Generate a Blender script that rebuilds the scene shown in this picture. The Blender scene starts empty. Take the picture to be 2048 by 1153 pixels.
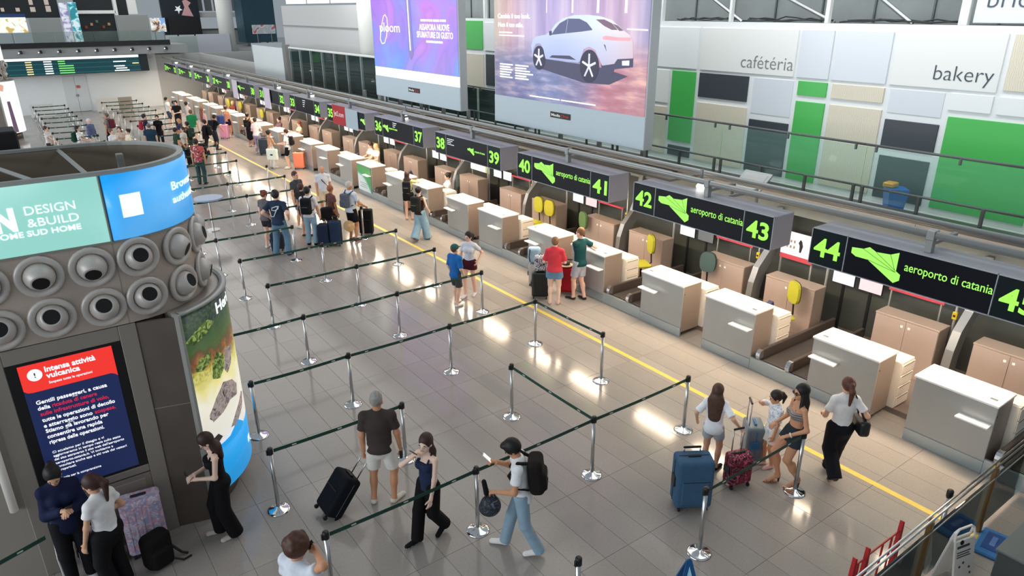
import bpy, bmesh, math, random
import numpy as np
from mathutils import Vector, Matrix
random.seed(7)
SC = bpy.context.scene
COL = SC.collection
R = math.radians
# ------------------------------------------------------------------ camera
cam_d = bpy.data.cameras.new('camera'); cam = bpy.data.objects.new('camera', cam_d); COL.objects.link(cam)
YAW, PITCH, ROLL = 0.627583626, 0.377296934, -0.00442901
fw = Vector((math.sin(YAW)*math.cos(PITCH), math.cos(YAW)*math.cos(PITCH), -math.sin(PITCH)))
rt = Vector((math.cos(YAW), -math.sin(YAW), 0)); upv = rt.cross(fw)
r2 = math.cos(ROLL)*rt + math.sin(ROLL)*upv; u2 = -math.sin(ROLL)*rt + math.cos(ROLL)*upv
mw = Matrix((( r2.x, u2.x, -fw.x, 0), (r2.y, u2.y, -fw.y, 0), (r2.z, u2.z, -fw.z, 6.40404), (0, 0, 0, 1)))
cam.matrix_world = mw
cam_d.sensor_width = 36; cam_d.lens = 1411.708/2048*36; cam_d.clip_end = 300; cam_d.clip_start = .05
SC.camera = cam
# ------------------------------------------------------------------ light and exposure
w = bpy.data.worlds.new('world'); SC.world = w; w.use_nodes = True
bg = w.node_tree.nodes['Background']; bg.inputs[0].default_value = (.80, .90, 1.0, 1); bg.inputs[1].default_value = .34
vs = SC.view_settings
vs.view_transform = 'Standard'; vs.look = 'None'; vs.gamma = 1; vs.use_curve_mapping = False; vs.exposure = 0.0
def area(name, loc, size, power, col, rot=(0, 0, 0)):
    d = bpy.data.lights.new(name, 'AREA'); d.shape = 'RECTANGLE'; d.size, d.size_y = size; d.energy = power; d.color = col
    o = bpy.data.objects.new(name, d); COL.objects.link(o); o.location = loc; o.rotation_euler = rot
    return o
# added overhead area light, well above the camera, set towards the right side
area('overhead_fill', (10.0, 38, 11.5), (7, 72), 2300, (1.0, .96, .90))
# added cool area light at left, out of view, brightens the right wall
area('left_fill', (-15.0, 30, 5.5), (6, 70), 7200, (.90, .96, 1.0), (0, R(-90), 0))
# unseen light strip added above the gallery to lift the panel wall
area('gallery_wall_fill', (13.3, 17, 8.4), (.4, 34), 620, (.93, .97, 1.0), (0, R(-42), 0))
# ------------------------------------------------------------------ materials
_m = {}
def lin(c): return tuple(((v/255)/12.92 if v/255 <= .04045 else ((v/255+.055)/1.055)**2.4) for v in c)
def mat(name, col, rough=.5, metal=0., emit=0., spec=.5, alpha=None, noise=None, trans=0, ecol=None):
    if name in _m: return _m[name]
    m = bpy.data.materials.new(name); m.use_nodes = True; _m[name] = m
    n = m.node_tree.nodes; L = m.node_tree.links; b = n['Principled BSDF']
    c = lin(col)+(1,)
    b.inputs['Base Color'].default_value = c; b.inputs['Roughness'].default_value = rough
    b.inputs['Metallic'].default_value = metal; b.inputs['Specular IOR Level'].default_value = spec
    if emit:
        b.inputs['Emission Color'].default_value = (lin(ecol)+(1,)) if ecol else c; b.inputs['Emission Strength'].default_value = emit
    if trans: b.inputs['Transmission Weight'].default_value = trans; b.inputs['IOR'].default_value = 1.1
    if alpha is not None: b.inputs['Alpha'].default_value = alpha
    if noise:
        sc, amt = noise
        t = n.new('ShaderNodeTexNoise'); t.inputs['Scale'].default_value = sc; t.inputs['Detail'].default_value = 5
        co = n.new('ShaderNodeTexCoord'); L.new(co.outputs['Object'], t.inputs['Vector'])
        mr = n.new('ShaderNodeMapRange'); mr.inputs[1].default_value = .3; mr.inputs[2].default_value = .7
        mr.inputs[3].default_value = 1-amt; mr.inputs[4].default_value = 1+amt; L.new(t.outputs['Fac'], mr.inputs[0])
        mx = n.new('ShaderNodeMix'); mx.data_type = 'RGBA'; mx.blend_type = 'MULTIPLY'; mx.inputs[0].default_value = 1
        mx.inputs[6].default_value = c; L.new(mr.outputs[0], mx.inputs[7]); L.new(mx.outputs[2], b.inputs['Base Color'])
    return m
def nodes(m): return m.node_tree.nodes, m.node_tree.links, m.node_tree.nodes['Principled BSDF']
def pattern(name, cols, kind='noise', scale=20, rough=.6, emit=0, axis='Z', det=2):
    """a print of several colours: noise patches, stripes, or a soft gradient along an axis"""
    if name in _m: return _m[name]
    m = mat(name, cols[0], rough); n, L, b = nodes(m)
    co = n.new('ShaderNodeTexCoord'); rp = n.new('ShaderNodeValToRGB')
    if kind == 'stripe':
        t = n.new('ShaderNodeTexWave'); t.bands_direction = axis; t.inputs['Scale'].default_value = scale; fac = t.outputs['Fac']
    elif kind == 'voronoi':
        t = n.new('ShaderNodeTexVoronoi'); t.inputs['Scale'].default_value = scale; fac = t.outputs['Distance']
    else:
        t = n.new('ShaderNodeTexNoise'); t.inputs['Scale'].default_value = scale; t.inputs['Detail'].default_value = det
        t.inputs['Distortion'].default_value = 1.2; fac = t.outputs['Fac']
    L.new(co.outputs['Object'], t.inputs['Vector']); L.new(fac, rp.inputs[0])
    e = rp.color_ramp; e.interpolation = 'CONSTANT' if kind != 'soft' else 'LINEAR'
    lo, hi = (.0, 1.) if kind == 'stripe' else (.3, .68)
    k = len(cols)
    while len(e.elements) < k: e.elements.new(.5)
    for i, c in enumerate(cols):
        e.elements[i].position = lo+(hi-lo)*i/k if i else 0; e.elements[i].color = lin(c)+(1,)
    L.new(rp.outputs[0], b.inputs['Base Color'])
    if emit: L.new(rp.outputs[0], b.inputs['Emission Color']); b.inputs['Emission Strength'].default_value = emit
    return m
STEEL = mat('brushed_steel', (196, 198, 198), .28, 1.0)
CHROME = mat('chrome', (225, 225, 225), .12, 1.0)
GREYM = mat('grey_metal', (150, 152, 152), .4, .6)
WHITE = mat('white_laminate', (240, 240, 236), .35)
BLACK = mat('black_plastic', (16, 16, 18), .45)
DARK = mat('dark_rubber', (34, 33, 33), .6)
CFRONT = mat('counter_front_laminate', (168, 171, 170), .32, .35, noise=(3, .03))
CSIDE = mat('counter_side_laminate', (150, 136, 126), .42, .15)
TAUPE = mat('taupe_laminate', (170, 154, 146), .42, .1, noise=(2, .03))
TAUPET = mat('taupe_top', (165, 148, 134), .4)
KICK = mat('kick_plate', (176, 188, 192), .22, .55)
SIGNB = mat('sign_navy', (5, 8, 22), .3, spec=.25)
SIGND = mat('sign_dark_green', (6, 22, 26), .3, spec=.25)
GREEN = mat('lit_green', (130, 225, 62), .5, emit=.9, ecol=(158, 250, 84))
GREEN2 = mat('lit_pale_green', (120, 200, 70), .5, emit=.75, ecol=(172, 246, 104))
SIGNF = mat('sign_frame', (170, 176, 184), .4, .3)
SIGNS = mat('sign_side', (160, 160, 170), .45, .1)
# ------------------------------------------------------------------ mesh helpers
class MB:
    def __init__(s): s.v = []; s.f = []; s.m = []; s.X = None
    def add(s, vs, fs, m=0):
        o = len(s.v)
        if s.X is not None: vs = [tuple(s.X @ Vector(v)) for v in vs]
        s.v += [tuple(v) for v in vs]; s.f += [tuple(i+o for i in f) for f in fs]; s.m += [m]*len(fs); return s
    def box(s, x0, y0, z0, x1, y1, z1, m=0):
        v = [(x, y, z) for z in (z0, z1) for y in (y0, y1) for x in (x0, x1)]
        return s.add(v, [(0, 2, 3, 1), (4, 5, 7, 6), (0, 1, 5, 4), (2, 6, 7, 3), (0, 4, 6, 2), (1, 3, 7, 5)], m)
    def cbox(s, x0, y0, z0, x1, y1, z1, b=.01, m=0):
        b = min(b, (x1-x0)/2.01, (y1-y0)/2.01, (z1-z0)/2.01)
        v = []; idx = {}
        X = (x0, x1); Y = (y0, y1); Z = (z0, z1); S = (1, -1)
        for i in (0, 1):
            for j in (0, 1):
                for k in (0, 1):
                    p = (X[i], Y[j], Z[k]); q = (p[0]+S[i]*b, p[1]+S[j]*b, p[2]+S[k]*b)
                    for a in range(3):
                        r = list(q); r[a] = p[a]; idx[i, j, k, a] = len(v); v.append(tuple(r))
        f = []
        g = lambda a, l: f.append(tuple(idx[c+(a,)] if a is not None else idx[c] for c in l))
        for i in (0, 1):
            l = [(i, 0, 0), (i, 1, 0), (i, 1, 1), (i, 0, 1)]; g(0, l if i else l[::-1])
            l = [(0, i, 0), (0, i, 1), (1, i, 1), (1, i, 0)]; g(1, l if i else l[::-1])
            l = [(0, 0, i), (1, 0, i), (1, 1, i), (0, 1, i)]; g(2, l if i else l[::-1])
        for i in (0, 1):
            for j in (0, 1):
                f.append((idx[i, j, 0, 0], idx[i, j, 1, 0], idx[i, j, 1, 1], idx[i, j, 0, 1]))
                f.append((idx[i, 0, j, 0], idx[i, 1, j, 0], idx[i, 1, j, 2], idx[i, 0, j, 2]))
                f.append((idx[0, i, j, 1], idx[1, i, j, 1], idx[1, i, j, 2], idx[0, i, j, 2]))
                for k in (0, 1): f.append((idx[i, j, k, 0], idx[i, j, k, 1], idx[i, j, k, 2]))
        return s.add(v, f, m)
    def cyl(s, x, y, z0, z1, r, n=14, r1=None, m=0):
        r1 = r if r1 is None else r1
        v = []; 
        for i in range(n):
            a = 2*math.pi*i/n; v.append((x+r*math.cos(a), y+r*math.sin(a), z0))
        for i in range(n):
            a = 2*math.pi*i/n; v.append((x+r1*math.cos(a), y+r1*math.sin(a), z1))
        f = [(i, (i+1) % n, n+(i+1) % n, n+i) for i in range(n)]+[tuple(range(n))[::-1], tuple(range(n, 2*n))]
        return s.add(v, f, m)
    def lathe(s, prof, n=20, m=0, x=0, y=0):
        v = []; f = []
        for r, z in prof:
            for i in range(n):
                a = 2*math.pi*i/n; v.append((x+r*math.cos(a), y+r*math.sin(a), z))
        for j in range(len(prof)-1):
            for i in range(n): f.append((j*n+i, j*n+(i+1) % n, (j+1)*n+(i+1) % n, (j+1)*n+i))
        f.append(tuple(range(n))[::-1]); f.append(tuple(range((len(prof)-1)*n, len(prof)*n)))
        return s.add(v, f, m)
    def tube(s, pts, r, n=8, m=0, closed=False):
        pts = [Vector(p) for p in pts]; v = []; k = len(pts); up = Vector((0, 0, 1)); prev = None
        for i, p in enumerate(pts):
            t = (pts[(i+1) % k]-pts[i-1]) if closed else (pts[min(i+1, k-1)]-pts[max(i-1, 0)])
            t.normalize()
            if prev is None: a = t.cross(up if abs(t.z) < .9 else Vector((1, 0, 0))).normalized()
            else: a = (prev-t*prev.dot(t)).normalized()
            prev = a; b = t.cross(a); rr = r[i] if isinstance(r, (list, tuple)) else r
            for j in range(n):
                q = 2*math.pi*j/n; v.append(p+a*(rr*math.cos(q))+b*(rr*math.sin(q)))
        f = []
        for i in range(k if closed else k-1):
            for j in range(n):
                o, o2 = i*n, ((i+1) % k)*n; f.append((o+j, o2+j, o2+(j+1) % n, o+(j+1) % n))
        if not closed: f += [tuple(range(n)), tuple(range((k-1)*n, k*n))[::-1]]
        return s.add(v, f, m)
    def prism(s, poly, d0, d1, ax='z', m=0):
        """polygon in the plane across ax, pulled from d0 to d1; ax x: (y,z), y: (x,z), z: (x,y)"""
        def P(a, b, d): return (d, a, b) if ax == 'x' else ((a, d, b) if ax == 'y' else (a, b, d))
        n = len(poly); v = [P(a, b, d0) for a, b in poly]+[P(a, b, d1) for a, b in poly]
        return s.add(v, [tuple(range(n))[::-1], tuple(range(n, 2*n))]+[(i, (i+1) % n, n+(i+1) % n, n+i) for i in range(n)], m)
    def arc(s, cx, cy, r0, r1, z0, z1, a0, a1, n=16, m=0):
        """a curved slab standing on a circle"""
        v = []
        for i in range(n+1):
            a = a0+(a1-a0)*i/n
            for r in (r0, r1):
                for z in (z0, z1): v.append((cx+r*math.cos(a), cy+r*math.sin(a), z))
        f = []
        for i in range(n):
            o, p = 4*i, 4*i+4
            f += [(o+2, p+2, p+3, o+3), (o, o+1, p+1, p), (o+1, o+3, p+3, p+1), (o, p, p+2, o+2)]
        f += [(0, 2, 3, 1), (4*n, 4*n+1, 4*n+3, 4*n+2)]
        return s.add(v, f, m)
    def mesh(s, name, mats, smooth=False):
        me = bpy.data.meshes.new(name); me.from_pydata(s.v, [], s.f)
        for m in (mats if isinstance(mats, (list, tuple)) else [mats]): me.materials.append(m)
        if any(s.m): me.polygons.foreach_set('material_index', s.m)
        if smooth: me.polygons.foreach_set('use_smooth', [True]*len(s.f))
        bm = bmesh.new(); bm.from_mesh(me); bmesh.ops.recalc_face_normals(bm, faces=bm.faces); bm.to_mesh(me); bm.free()
        me.update(); return me
    def build(s, name, mats, parent=None, smooth=False): return obj(name, s.mesh(name, mats, smooth), parent)
def obj(name, me, parent=None, loc=None, rz=None):
    o = bpy.data.objects.new(name, me); COL.objects.link(o)
    if parent: o.parent = parent
    if loc is not None: o.location = loc
    if rz is not None: o.rotation_euler = (0, 0, rz)
    return o
def tag(o, label=None, cat=None, group=None, kind=None):
    if label: o['label'] = label
    if cat: o['category'] = cat
    if group: o['group'] = group
    if kind: o['kind'] = kind
    return o
def thing(name, label, cat, loc=(0, 0, 0), rz=0, group=None):
    o = bpy.data.objects.new(name, None); COL.objects.link(o); o.location = loc; o.rotation_euler = (0, 0, rz)
    o.empty_display_size = .1
    return tag(o, label, cat, group)
_ones = 'zero one two three four five six seven eight nine ten eleven twelve thirteen fourteen fifteen sixteen seventeen eighteen nineteen'.split()
def WN(n): return _ones[n] if n < 20 else ('', '', 'twenty', 'thirty', 'forty', 'fifty')[n//10]+('-'+_ones[n % 10] if n % 10 else '')
def struct(o): o['kind'] = 'structure'; return o
def copy_tree(o, parent=None):
    c = o.copy(); COL.objects.link(c); c.parent = parent
    for ch in list(o.children): copy_tree(ch, c)
    return c
_txt = {}
def text_mesh(s, bold=0., ext=.002, space=1., shear=0):
    k = (s, bold, ext, space, shear)
    if k in _txt: return _txt[k]
    cu = bpy.data.curves.new('t', 'FONT'); cu.body = s; cu.size = 1; cu.extrude = ext; cu.offset = bold; cu.space_character = space
    cu.shear = shear; cu.resolution_u = 3; cu.align_x = 'LEFT'
    o = bpy.data.objects.new('t', cu); COL.objects.link(o)
    me = bpy.data.meshes.new_from_object(o.evaluated_get(bpy.context.evaluated_depsgraph_get()))
    bpy.data.objects.remove(o); me.name = 'lettering'; _txt[k] = me; return me
def lettering(s, m, parent, origin, ux, uz, width=None, height=None, bold=0., name='lettering', space=1., ext=.002, squash=None):
    """letters laid on a plane: ux reading direction, uz up; width or cap height in metres"""
    src = text_mesh(s, bold, ext, space); me = src.copy(); me.materials.clear(); me.materials.append(m)
    co = np.empty(len(me.vertices)*3); me.vertices.foreach_get('co', co); co = co.reshape(-1, 3)
    x0, x1 = co[:, 0].min(), co[:, 0].max()
    sx = width/(x1-x0) if width else None; sy = height/.72 if height else None
    if sx is None: sx = sy
    if sy is None: sy = sx*(squash or 1)
    ux = Vector(ux).normalized(); uz = Vector(uz).normalized(); un = ux.cross(uz)
    A = np.array([ux*sx, uz*sy, un]); q = co.copy(); q[:, 0] -= x0
    q = q @ A + np.array(origin)
    me.vertices.foreach_set('co', q.ravel()); me.update()
    return obj(name, me, parent)
# ------------------------------------------------------------------ floor with its tiles
def tile_mat():
    m = mat('floor_tile', (154, 148, 142), .2, spec=.26); n, L, b = nodes(m)
    oi = n.new('ShaderNodeObjectInfo'); ge = n.new('ShaderNodeNewGeometry'); ad = n.new('ShaderNodeMath'); ad.operation = 'ADD'
    L.new(oi.outputs['Random'], ad.inputs[0]); L.new(ge.outputs['Random Per Island'], ad.inputs[1])
    fr = n.new('ShaderNodeMath'); fr.operation = 'FRACT'; L.new(ad.outputs[0], fr.inputs[0])
    mr = n.new('ShaderNodeMapRange'); mr.inputs[3].default_value = .93; mr.inputs[4].default_value = 1.06; L.new(fr.outputs[0], mr.inputs[0])
    t = n.new('ShaderNodeTexNoise'); t.inputs['Scale'].default_value = 38; t.inputs['Detail'].default_value = 6
    t2 = n.new('ShaderNodeTexNoise'); t2.inputs['Scale'].default_value = 1.3; t2.inputs['Detail'].default_value = 3
    L.new(ge.outputs['Position'], t.inputs['Vector']); L.new(ge.outputs['Position'], t2.inputs['Vector'])
    m1 = n.new('ShaderNodeMapRange'); m1.inputs[3].default_value = .86; m1.inputs[4].default_value = 1.14; L.new(t.outputs['Fac'], m1.inputs[0])
    m2 = n.new('ShaderNodeMapRange'); m2.inputs[3].default_value = .92; m2.inputs[4].default_value = 1.08; L.new(t2.outputs['Fac'], m2.inputs[0])
    a = n.new('ShaderNodeMath'); a.operation = 'MULTIPLY'; L.new(mr.outputs[0], a.inputs[0]); L.new(m1.outputs[0], a.inputs[1])
    c = n.new('ShaderNodeMath'); c.operation = 'MULTIPLY'; L.new(a.outputs[0], c.inputs[0]); L.new(m2.outputs[0], c.inputs[1])
    mx = n.new('ShaderNodeMix'); mx.data_type = 'RGBA'; mx.blend_type = 'MULTIPLY'; mx.inputs[0].default_value = 1
    mx.inputs[6].default_value = b.inputs['Base Color'].default_value[:]; L.new(c.outputs[0], mx.inputs[7]); L.new(mx.outputs[2], b.inputs['Base Color'])
    m3 = n.new('ShaderNodeMapRange'); m3.inputs[3].default_value = .07; m3.inputs[4].default_value = .17; L.new(t2.outputs['Fac'], m3.inputs[0])
    L.new(m3.outputs[0], b.inputs['Roughness'])
    return m
TILE = tile_mat()
GROUT = mat('grout', (112, 107, 102), .6)
floor = struct(MB().box(-14, -4, -.3, 20, 75, -.008).build('floor', GROUT))
def sees(x, y, z=0):
    d = Vector((x, y, z-6.404)); q = d.dot(fw)
    return q > .5 and abs(d.dot(r2)/q) < .76 and abs(d.dot(u2)/q) < .44
TX, TY, JT = .4, 1.21, .0035
cells = []
for i in range(-14, 34):
    for j in range(-4, 50):
        x0 = .22+TX*i; y0 = 3.75-1.21+TY*j
        if x0+TX > 13.6 or not any(sees(x0+a*TX, y0+b*TY) for a in (0, 1) for b in (0, 1)): continue
        if -1.4 < x0 < 1.4 and 9.0 < y0 < 9.5: continue
        hide = x0 < .6 and 9 < y0 < 24
        cells.append(((x0+.2)**2+(y0+.6)**2 + (1e4 if hide or x0 > 10.4 else 0), x0, y0))
cells.sort()
tile_me = MB().cbox(0, 0, -.01, TX-JT, TY-JT, 0, .0015).mesh('tile', TILE)
for _, x0, y0 in cells[:300]: obj('tile', tile_me, floor, (x0+JT/2, y0+JT/2, 0))
rest = MB()
for _, x0, y0 in cells[300:]: rest.box(x0+JT/2, y0+JT/2, -.01, x0+TX-JT/2, y0+TY-JT/2, 0)
tag(rest.build('tiles_beyond', TILE, floor), kind='stuff')
YEL = mat('yellow_tape', (214, 188, 78), .45, noise=(9, .08))
tag(MB().box(9.12, 2.0, .0005, 9.22, 46, .002).build('floor_line', YEL), 'yellow line taped along the floor before the counters', 'floor line')
# ------------------------------------------------------------------ right side: wall under the gallery, gallery, panel wall
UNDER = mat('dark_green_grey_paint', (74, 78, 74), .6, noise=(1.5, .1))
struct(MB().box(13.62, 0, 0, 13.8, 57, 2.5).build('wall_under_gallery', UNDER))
CREAM = mat('cream_fascia', (214, 203, 190), .5, noise=(2, .03))
DGREY = mat('dark_grey_metal', (92, 98, 98), .45, .5)
gal = struct(MB().box(13.3, 0, 2.32, 15.0, 57, 2.5).build('gallery_floor', mat('gallery_floor', (168, 176, 172), .4)))
for i in range(5):
    MB().cbox(13.22, .2+i*3.35-1.2, 2.53, 13.36, .2+i*3.35+2.14, 2.82, .006).build('fascia_panel', CREAM, gal)
MB().box(13.24, 14.0, 2.53, 13.36, 57, 2.80).build('fascia_panel', mat('dull_fascia', (120, 118, 112), .6, noise=(4, .2)), gal)
MB().box(13.2, 0, 2.82, 13.42, 57, 2.885).build('coping', DGREY, gal)
def glass_mat(name, col, a, rough=.05):
    """a tinted pane: mostly clear, mirror-like towards grazing angles"""
    if name in _m: return _m[name]
    m = mat(name, col, rough); n, L = m.node_tree.nodes, m.node_tree.links; out = n['Material Output']
    tr = n.new('ShaderNodeBsdfTransparent'); k = 1-a*.9; tr.inputs[0].default_value = tuple(1-(1-c)*a*.6 for c in lin(col))+(1,)
    gl = n.new('ShaderNodeBsdfGlossy'); gl.inputs[1].default_value = rough; gl.inputs[0].default_value = (.9, .97, .97, 1)
    fr = n.new('ShaderNodeFresnel'); fr.inputs[0].default_value = 1.25
    df = n.new('ShaderNodeBsdfDiffuse'); df.inputs[0].default_value = lin(col)+(1,); m1 = n.new('ShaderNodeMixShader'); m1.inputs[0].default_value = a*.25
    L.new(tr.outputs[0], m1.inputs[1]); L.new(df.outputs[0], m1.inputs[2]); mx = n.new('ShaderNodeMixShader'); L.new(fr.outputs[0], mx.inputs[0]); L.new(m1.outputs[0], mx.inputs[1]); L.new(gl.outputs[0], mx.inputs[2]); L.new(mx.outputs[0], out.inputs[0])
    return m
GLASS = glass_mat('balustrade_glass', (176, 226, 214), .3)
def balustrade(y0, y1, label):
    t = thing('glass_balustrade', label, 'balustrade', (13.32, y0, 2.885), 0, 'glass balustrades along the gallery')
    L = y1-y0
    MB().box(-.008, .01, .06, .008, L-.01, 1.06).build('glass_pane', GLASS, t)
    MB().tube([(0, 0, 1.1), (0, L, 1.1)], .024, 10).build('handrail', DGREY, t, True)
    MB().tube([(-.06, 0, .325), (-.06, L, .325)], .022, 10).build('middle_rail', DGREY, t, True)
    for y in (.09, 1.13, 2.2, L-.09):
        MB().cbox(-.085, y-.028, 0, -.035, y+.028, .33, .006).build('post', DGREY, t)
    for y in (.2, L/2, L-.2): MB().cbox(-.03, y-.02, .98, .012, y+.02, 1.09, .006).build('bracket', DGREY, t)
whr = ['in front of the green wall panel', 'below the word bakery', 'below the word cafeteria', 'under the car billboard', 'beside the car billboard', 'between the two billboards', 'under the purple billboard', 'beside the glass enclosure']
for i in range(8):
    y0 = .2+3.35*i
    balustrade(y0, y0+3.35, 'glass gallery balustrade with steel rails '+whr[i])
PW = mat('panel_white', (226, 229, 230), .45); PW2 = mat('panel_off_white', (224, 225, 222), .45)
PG = mat('panel_green', (70, 178, 82), .35); PD = mat('panel_charcoal', (58, 63, 70), .4)
PGR = mat('panel_pale_grey', (208, 213, 220), .3)
WOOD = mat('panel_pale_wood', (214, 205, 184), .45); n_, L_, b_ = nodes(WOOD)
t_ = n_.new('ShaderNodeTexWave'); t_.bands_direction = 'Y'; t_.inputs['Scale'].default_value = 9; t_.inputs['Distortion'].default_value = 6; t_.inputs['Detail'].default_value = 3
g_ = n_.new('ShaderNodeNewGeometry'); L_.new(g_.outputs['Position'], t_.inputs['Vector'])
mp_ = n_.new('ShaderNodeMix'); mp_.data_type = 'RGBA'; mp_.inputs[6].default_value = lin((206, 196, 174))+(1,); mp_.inputs[7].default_value = lin((220, 213, 196))+(1,)
L_.new(t_.outputs['Fac'], mp_.inputs[0]); L_.new(mp_.outputs[2], b_.inputs['Base Color'])
wr = struct(MB().box(15.0, 0, 2.5, 15.15, 28, 6.08).build('wall_right', PW))
def panel(y0, y1, z0, z1, m, d=.03): return MB().cbox(15-d, y1, z0, 15.02, y0, z1, .006).build('wall_panel', m, wr)
for a in [(13.33, 12.53, 3.04, 4.86, PG), (13.30, 12.53, 2.64, 2.91, PD), (12.41, 10.91, 4.26, 4.86, PD), (12.41, 10.87, 2.64, 4.13, WOOD),
          (10.77, 9.70, 4.02, 4.85, PGR, .012), (10.77, 9.69, 2.63, 3.88, PD), (9.58, 8.87, 4.55, 4.86, PG), (9.58, 8.86, 2.63, 4.42, PG),
          (8.75, 7.60, 4.55, 4.86, WOOD), (8.75, 7.58, 2.65, 4.42, WOOD), (7.48, 6.42, 4.38, 4.86, PGR, .012), (7.48, 6.41, 3.69, 4.25, PD),
          (7.46, 6.44, 2.62, 3.51, PD), (6.28, 4.6, 2.63, 4.43, PG), (6.32, 5.57, 4.55, 4.87, PW), (5.47, 4.4, 4.55, 4.87, PW),
          (12.43, 9.73, 4.93, 5.94, PW2), (9.65, 8.88, 4.93, 5.94, PGR), (8.81, 7.61, 4.93, 5.94, PGR), (7.53, 5.56, 4.93, 5.95, PW2),
          (5.46, 4.3, 4.98, 5.95, WOOD), (14.6, 12.53, 4.93, 5.94, PW), (14.6, 13.43, 2.64, 3.9, WOOD), (14.6, 13.43, 4.0, 4.86, PW2),
          (23.95, 22.38, 5.02, 6.0, PG), (22.24, 20.4, 5.0, 5.95, PW), (22.2, 20.6, 3.8, 4.88, PD), (24.2, 22.34, 2.65, 4.86, WOOD), (27, 24.2, 2.65, 5.9, PW2), (20.3, 17.5, 2.65, 5.9, PW2)]: panel(*a)
INK = mat('ink_dark_blue_grey', (62, 72, 84), .5)
INK2 = mat('ink_grey', (120, 124, 122), .5)
lettering('cafétéria', INK2, wr, (14.965, 11.18, 5.06), (0, -1, 0), (0, 0, 1), width=1.42, bold=-.012)
lettering('bakery', INK, wr, (14.965, 6.70, 5.09), (0, -1, 0), (0, 0, 1), width=1.05, bold=-.012)
# roof void above the panel wall: back sheet, posts, diagonals, cables
VOID = mat('void_sheet', (128, 134, 134), .6, noise=(1.2, .12))
vb = struct(MB().box(16.9, 4, 5.6, 17.0, 28, 9).build('wall_void', VOID))
for i in range(17): MB().box(16.86, 5.2+i*1.3, 5.6, 16.9, 5.24+i*1.3, 9).build('seam', DGREY, vb)
struct(MB().box(15.15, 4, 6.0, 16.9, 28, 6.06).build('void_ledge', mat('void_ledge', (110, 114, 112), .7)))
PST = mat('white_steel', (222, 224, 222), .45)
for i, (y0, wd) in enumerate([(13.9, .1), (11.67, .07), (9.14, .09), (6.40, .16), (17.9, .1), (22.3, .1)]):
    struct(MB().cbox(15.0, y0-wd/2, 6.08, 15.12, y0+wd/2, 8.6, .008).build('trim_1', PST))
for i, (ya, yb) in enumerate([(12.95, 11.75), (10.9, 9.3), (8.6, 7.6)]):
    struct(MB().tube([(15.6, ya, 6.75), (15.6, yb, 6.08)], .045, 6).build('trim_2', GREYM))
CAB = mat('black_cable', (24, 30, 28), .6)
for i, (ya, yb) in enumerate([(11.5, 9.3), (9.0, 6.6), (13.6, 11.9)]):
    random.seed(40+i)
    for q in range(3):
        pts = [(15.25+.14*q+random.uniform(0, .1), ya+(yb-ya)*k/9, 6.07+.03+abs(random.gauss(0, .035))+.012*q) for k in range(10)]
        tag(MB().tube(pts, .016, 6).build('cable', CAB), 'black cable lying along the ledge above the panel wall', 'cable', 'cables above the panel wall')
wp = struct(MB().cbox(14.98, 3.6, 6.12, 15.1, 6.22, 8.4, .01).build('wall_upper_panel', PGR))
lettering('brioche', INK, wp, (14.97, 6.03, 6.385), (0, -1, 0), (0, 0, 1), height=.32, bold=-.012)
# blue bin on the gallery seen through the glass
t = thing('bin', 'blue plastic bin with yellow lid standing on the gallery', 'bin', (14.5, 6.75, 2.5))
BB_ = mat('blue_plastic', (28, 96, 178), .4)
MB().cyl(0, 0, 0, .5, .2, 4, .27).build('body', BB_, t); MB().cbox(-.12, .02, .5, .12, .24, .6, .02).build('lid', mat('yellow_plastic', (214, 150, 40), .4), t)
# ------------------------------------------------------------------ far end of the hall
FWALL = mat('far_wall_white', (232, 238, 240), .5, noise=(.6, .03)); FG = mat('far_grey', (184, 186, 184), .55)
wf = struct(MB().box(-14, 57, 0, 10.4, 57.3, 3.6).build('wall_far', FWALL))
for x0, x1 in ((4.45, 5.15), (5.17, 5.87)):
    d = struct(MB().cbox(x0, 56.95, .02, x1, 57.02, 2.35, .01).build('door_1', mat('pale_door', (216, 223, 226), .45)))
    MB().cbox((x0 if x0 > 5 else x1-.1)+.02, 56.9, 1.0, (x0 if x0 > 5 else x1-.1)+.08, 56.96, 1.15, .01).build('handle', GREYM, d)
tag(MB().cbox(5.2, 56.9, 1.55, 5.42, 56.94, 1.72, .004).build('door_notice', mat('notice_red', (196, 96, 92), .5)), 'small red and white notice on the pale double door', 'notice')
struct(MB().box(10.4, 57.0, 0, 17.5, 57.3, 3.5).build('wall_far_right', FG))
struct(MB().box(-14, 55.9, 3.62, 12.4, 60, 4.18).build('trim_3', mat('soffit_grey', (150, 154, 156), .5)))
bl = struct(MB().box(-14, 55.8, 4.18, 11.3, 56.1, 4.5).build('trim_4', mat('black_band', (20, 26, 30), .4)))
for i in range(9):
    t = thing('spot_lamp', 'small black spotlight under the black band of the far gallery', 'lamp', (2.5+1.06*i, 55.78, 3.98), 0, 'spotlights of the far gallery')
    MB().cyl(0, 0, -.12, .08, .1, 10, .07).build('housing', BLACK, t); MB().cbox(-.02, .0, -.02, .02, .13, .02, .004).build('arm', BLACK, t); MB().cyl(-.1, 0, -.08, -.02, .04, 8).build('lens', mat('lens_white', (240, 240, 235), .2, emit=1.5), t)
struct(MB().box(-14, 60, 3.3, 30, 80, 3.62).build('far_gallery_floor', mat('far_gallery_floor', (182, 184, 182), .3)))
FGL = glass_mat('far_glass', (176, 196, 190), .45)
t = thing('glass_balustrade', 'pale glass balustrade along the far gallery edge', 'balustrade', (0, 56.4, 4.5))
for i in range(6): MB().box(-2+2.2*i, 0, 0, .18+2.2*i, .02, .62).build('glass_pane', FGL, t)
t = thing('parapet', 'white solid parapet of the far gallery beside the round column', 'parapet', (11.9, 59.2, 3.3))
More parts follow.
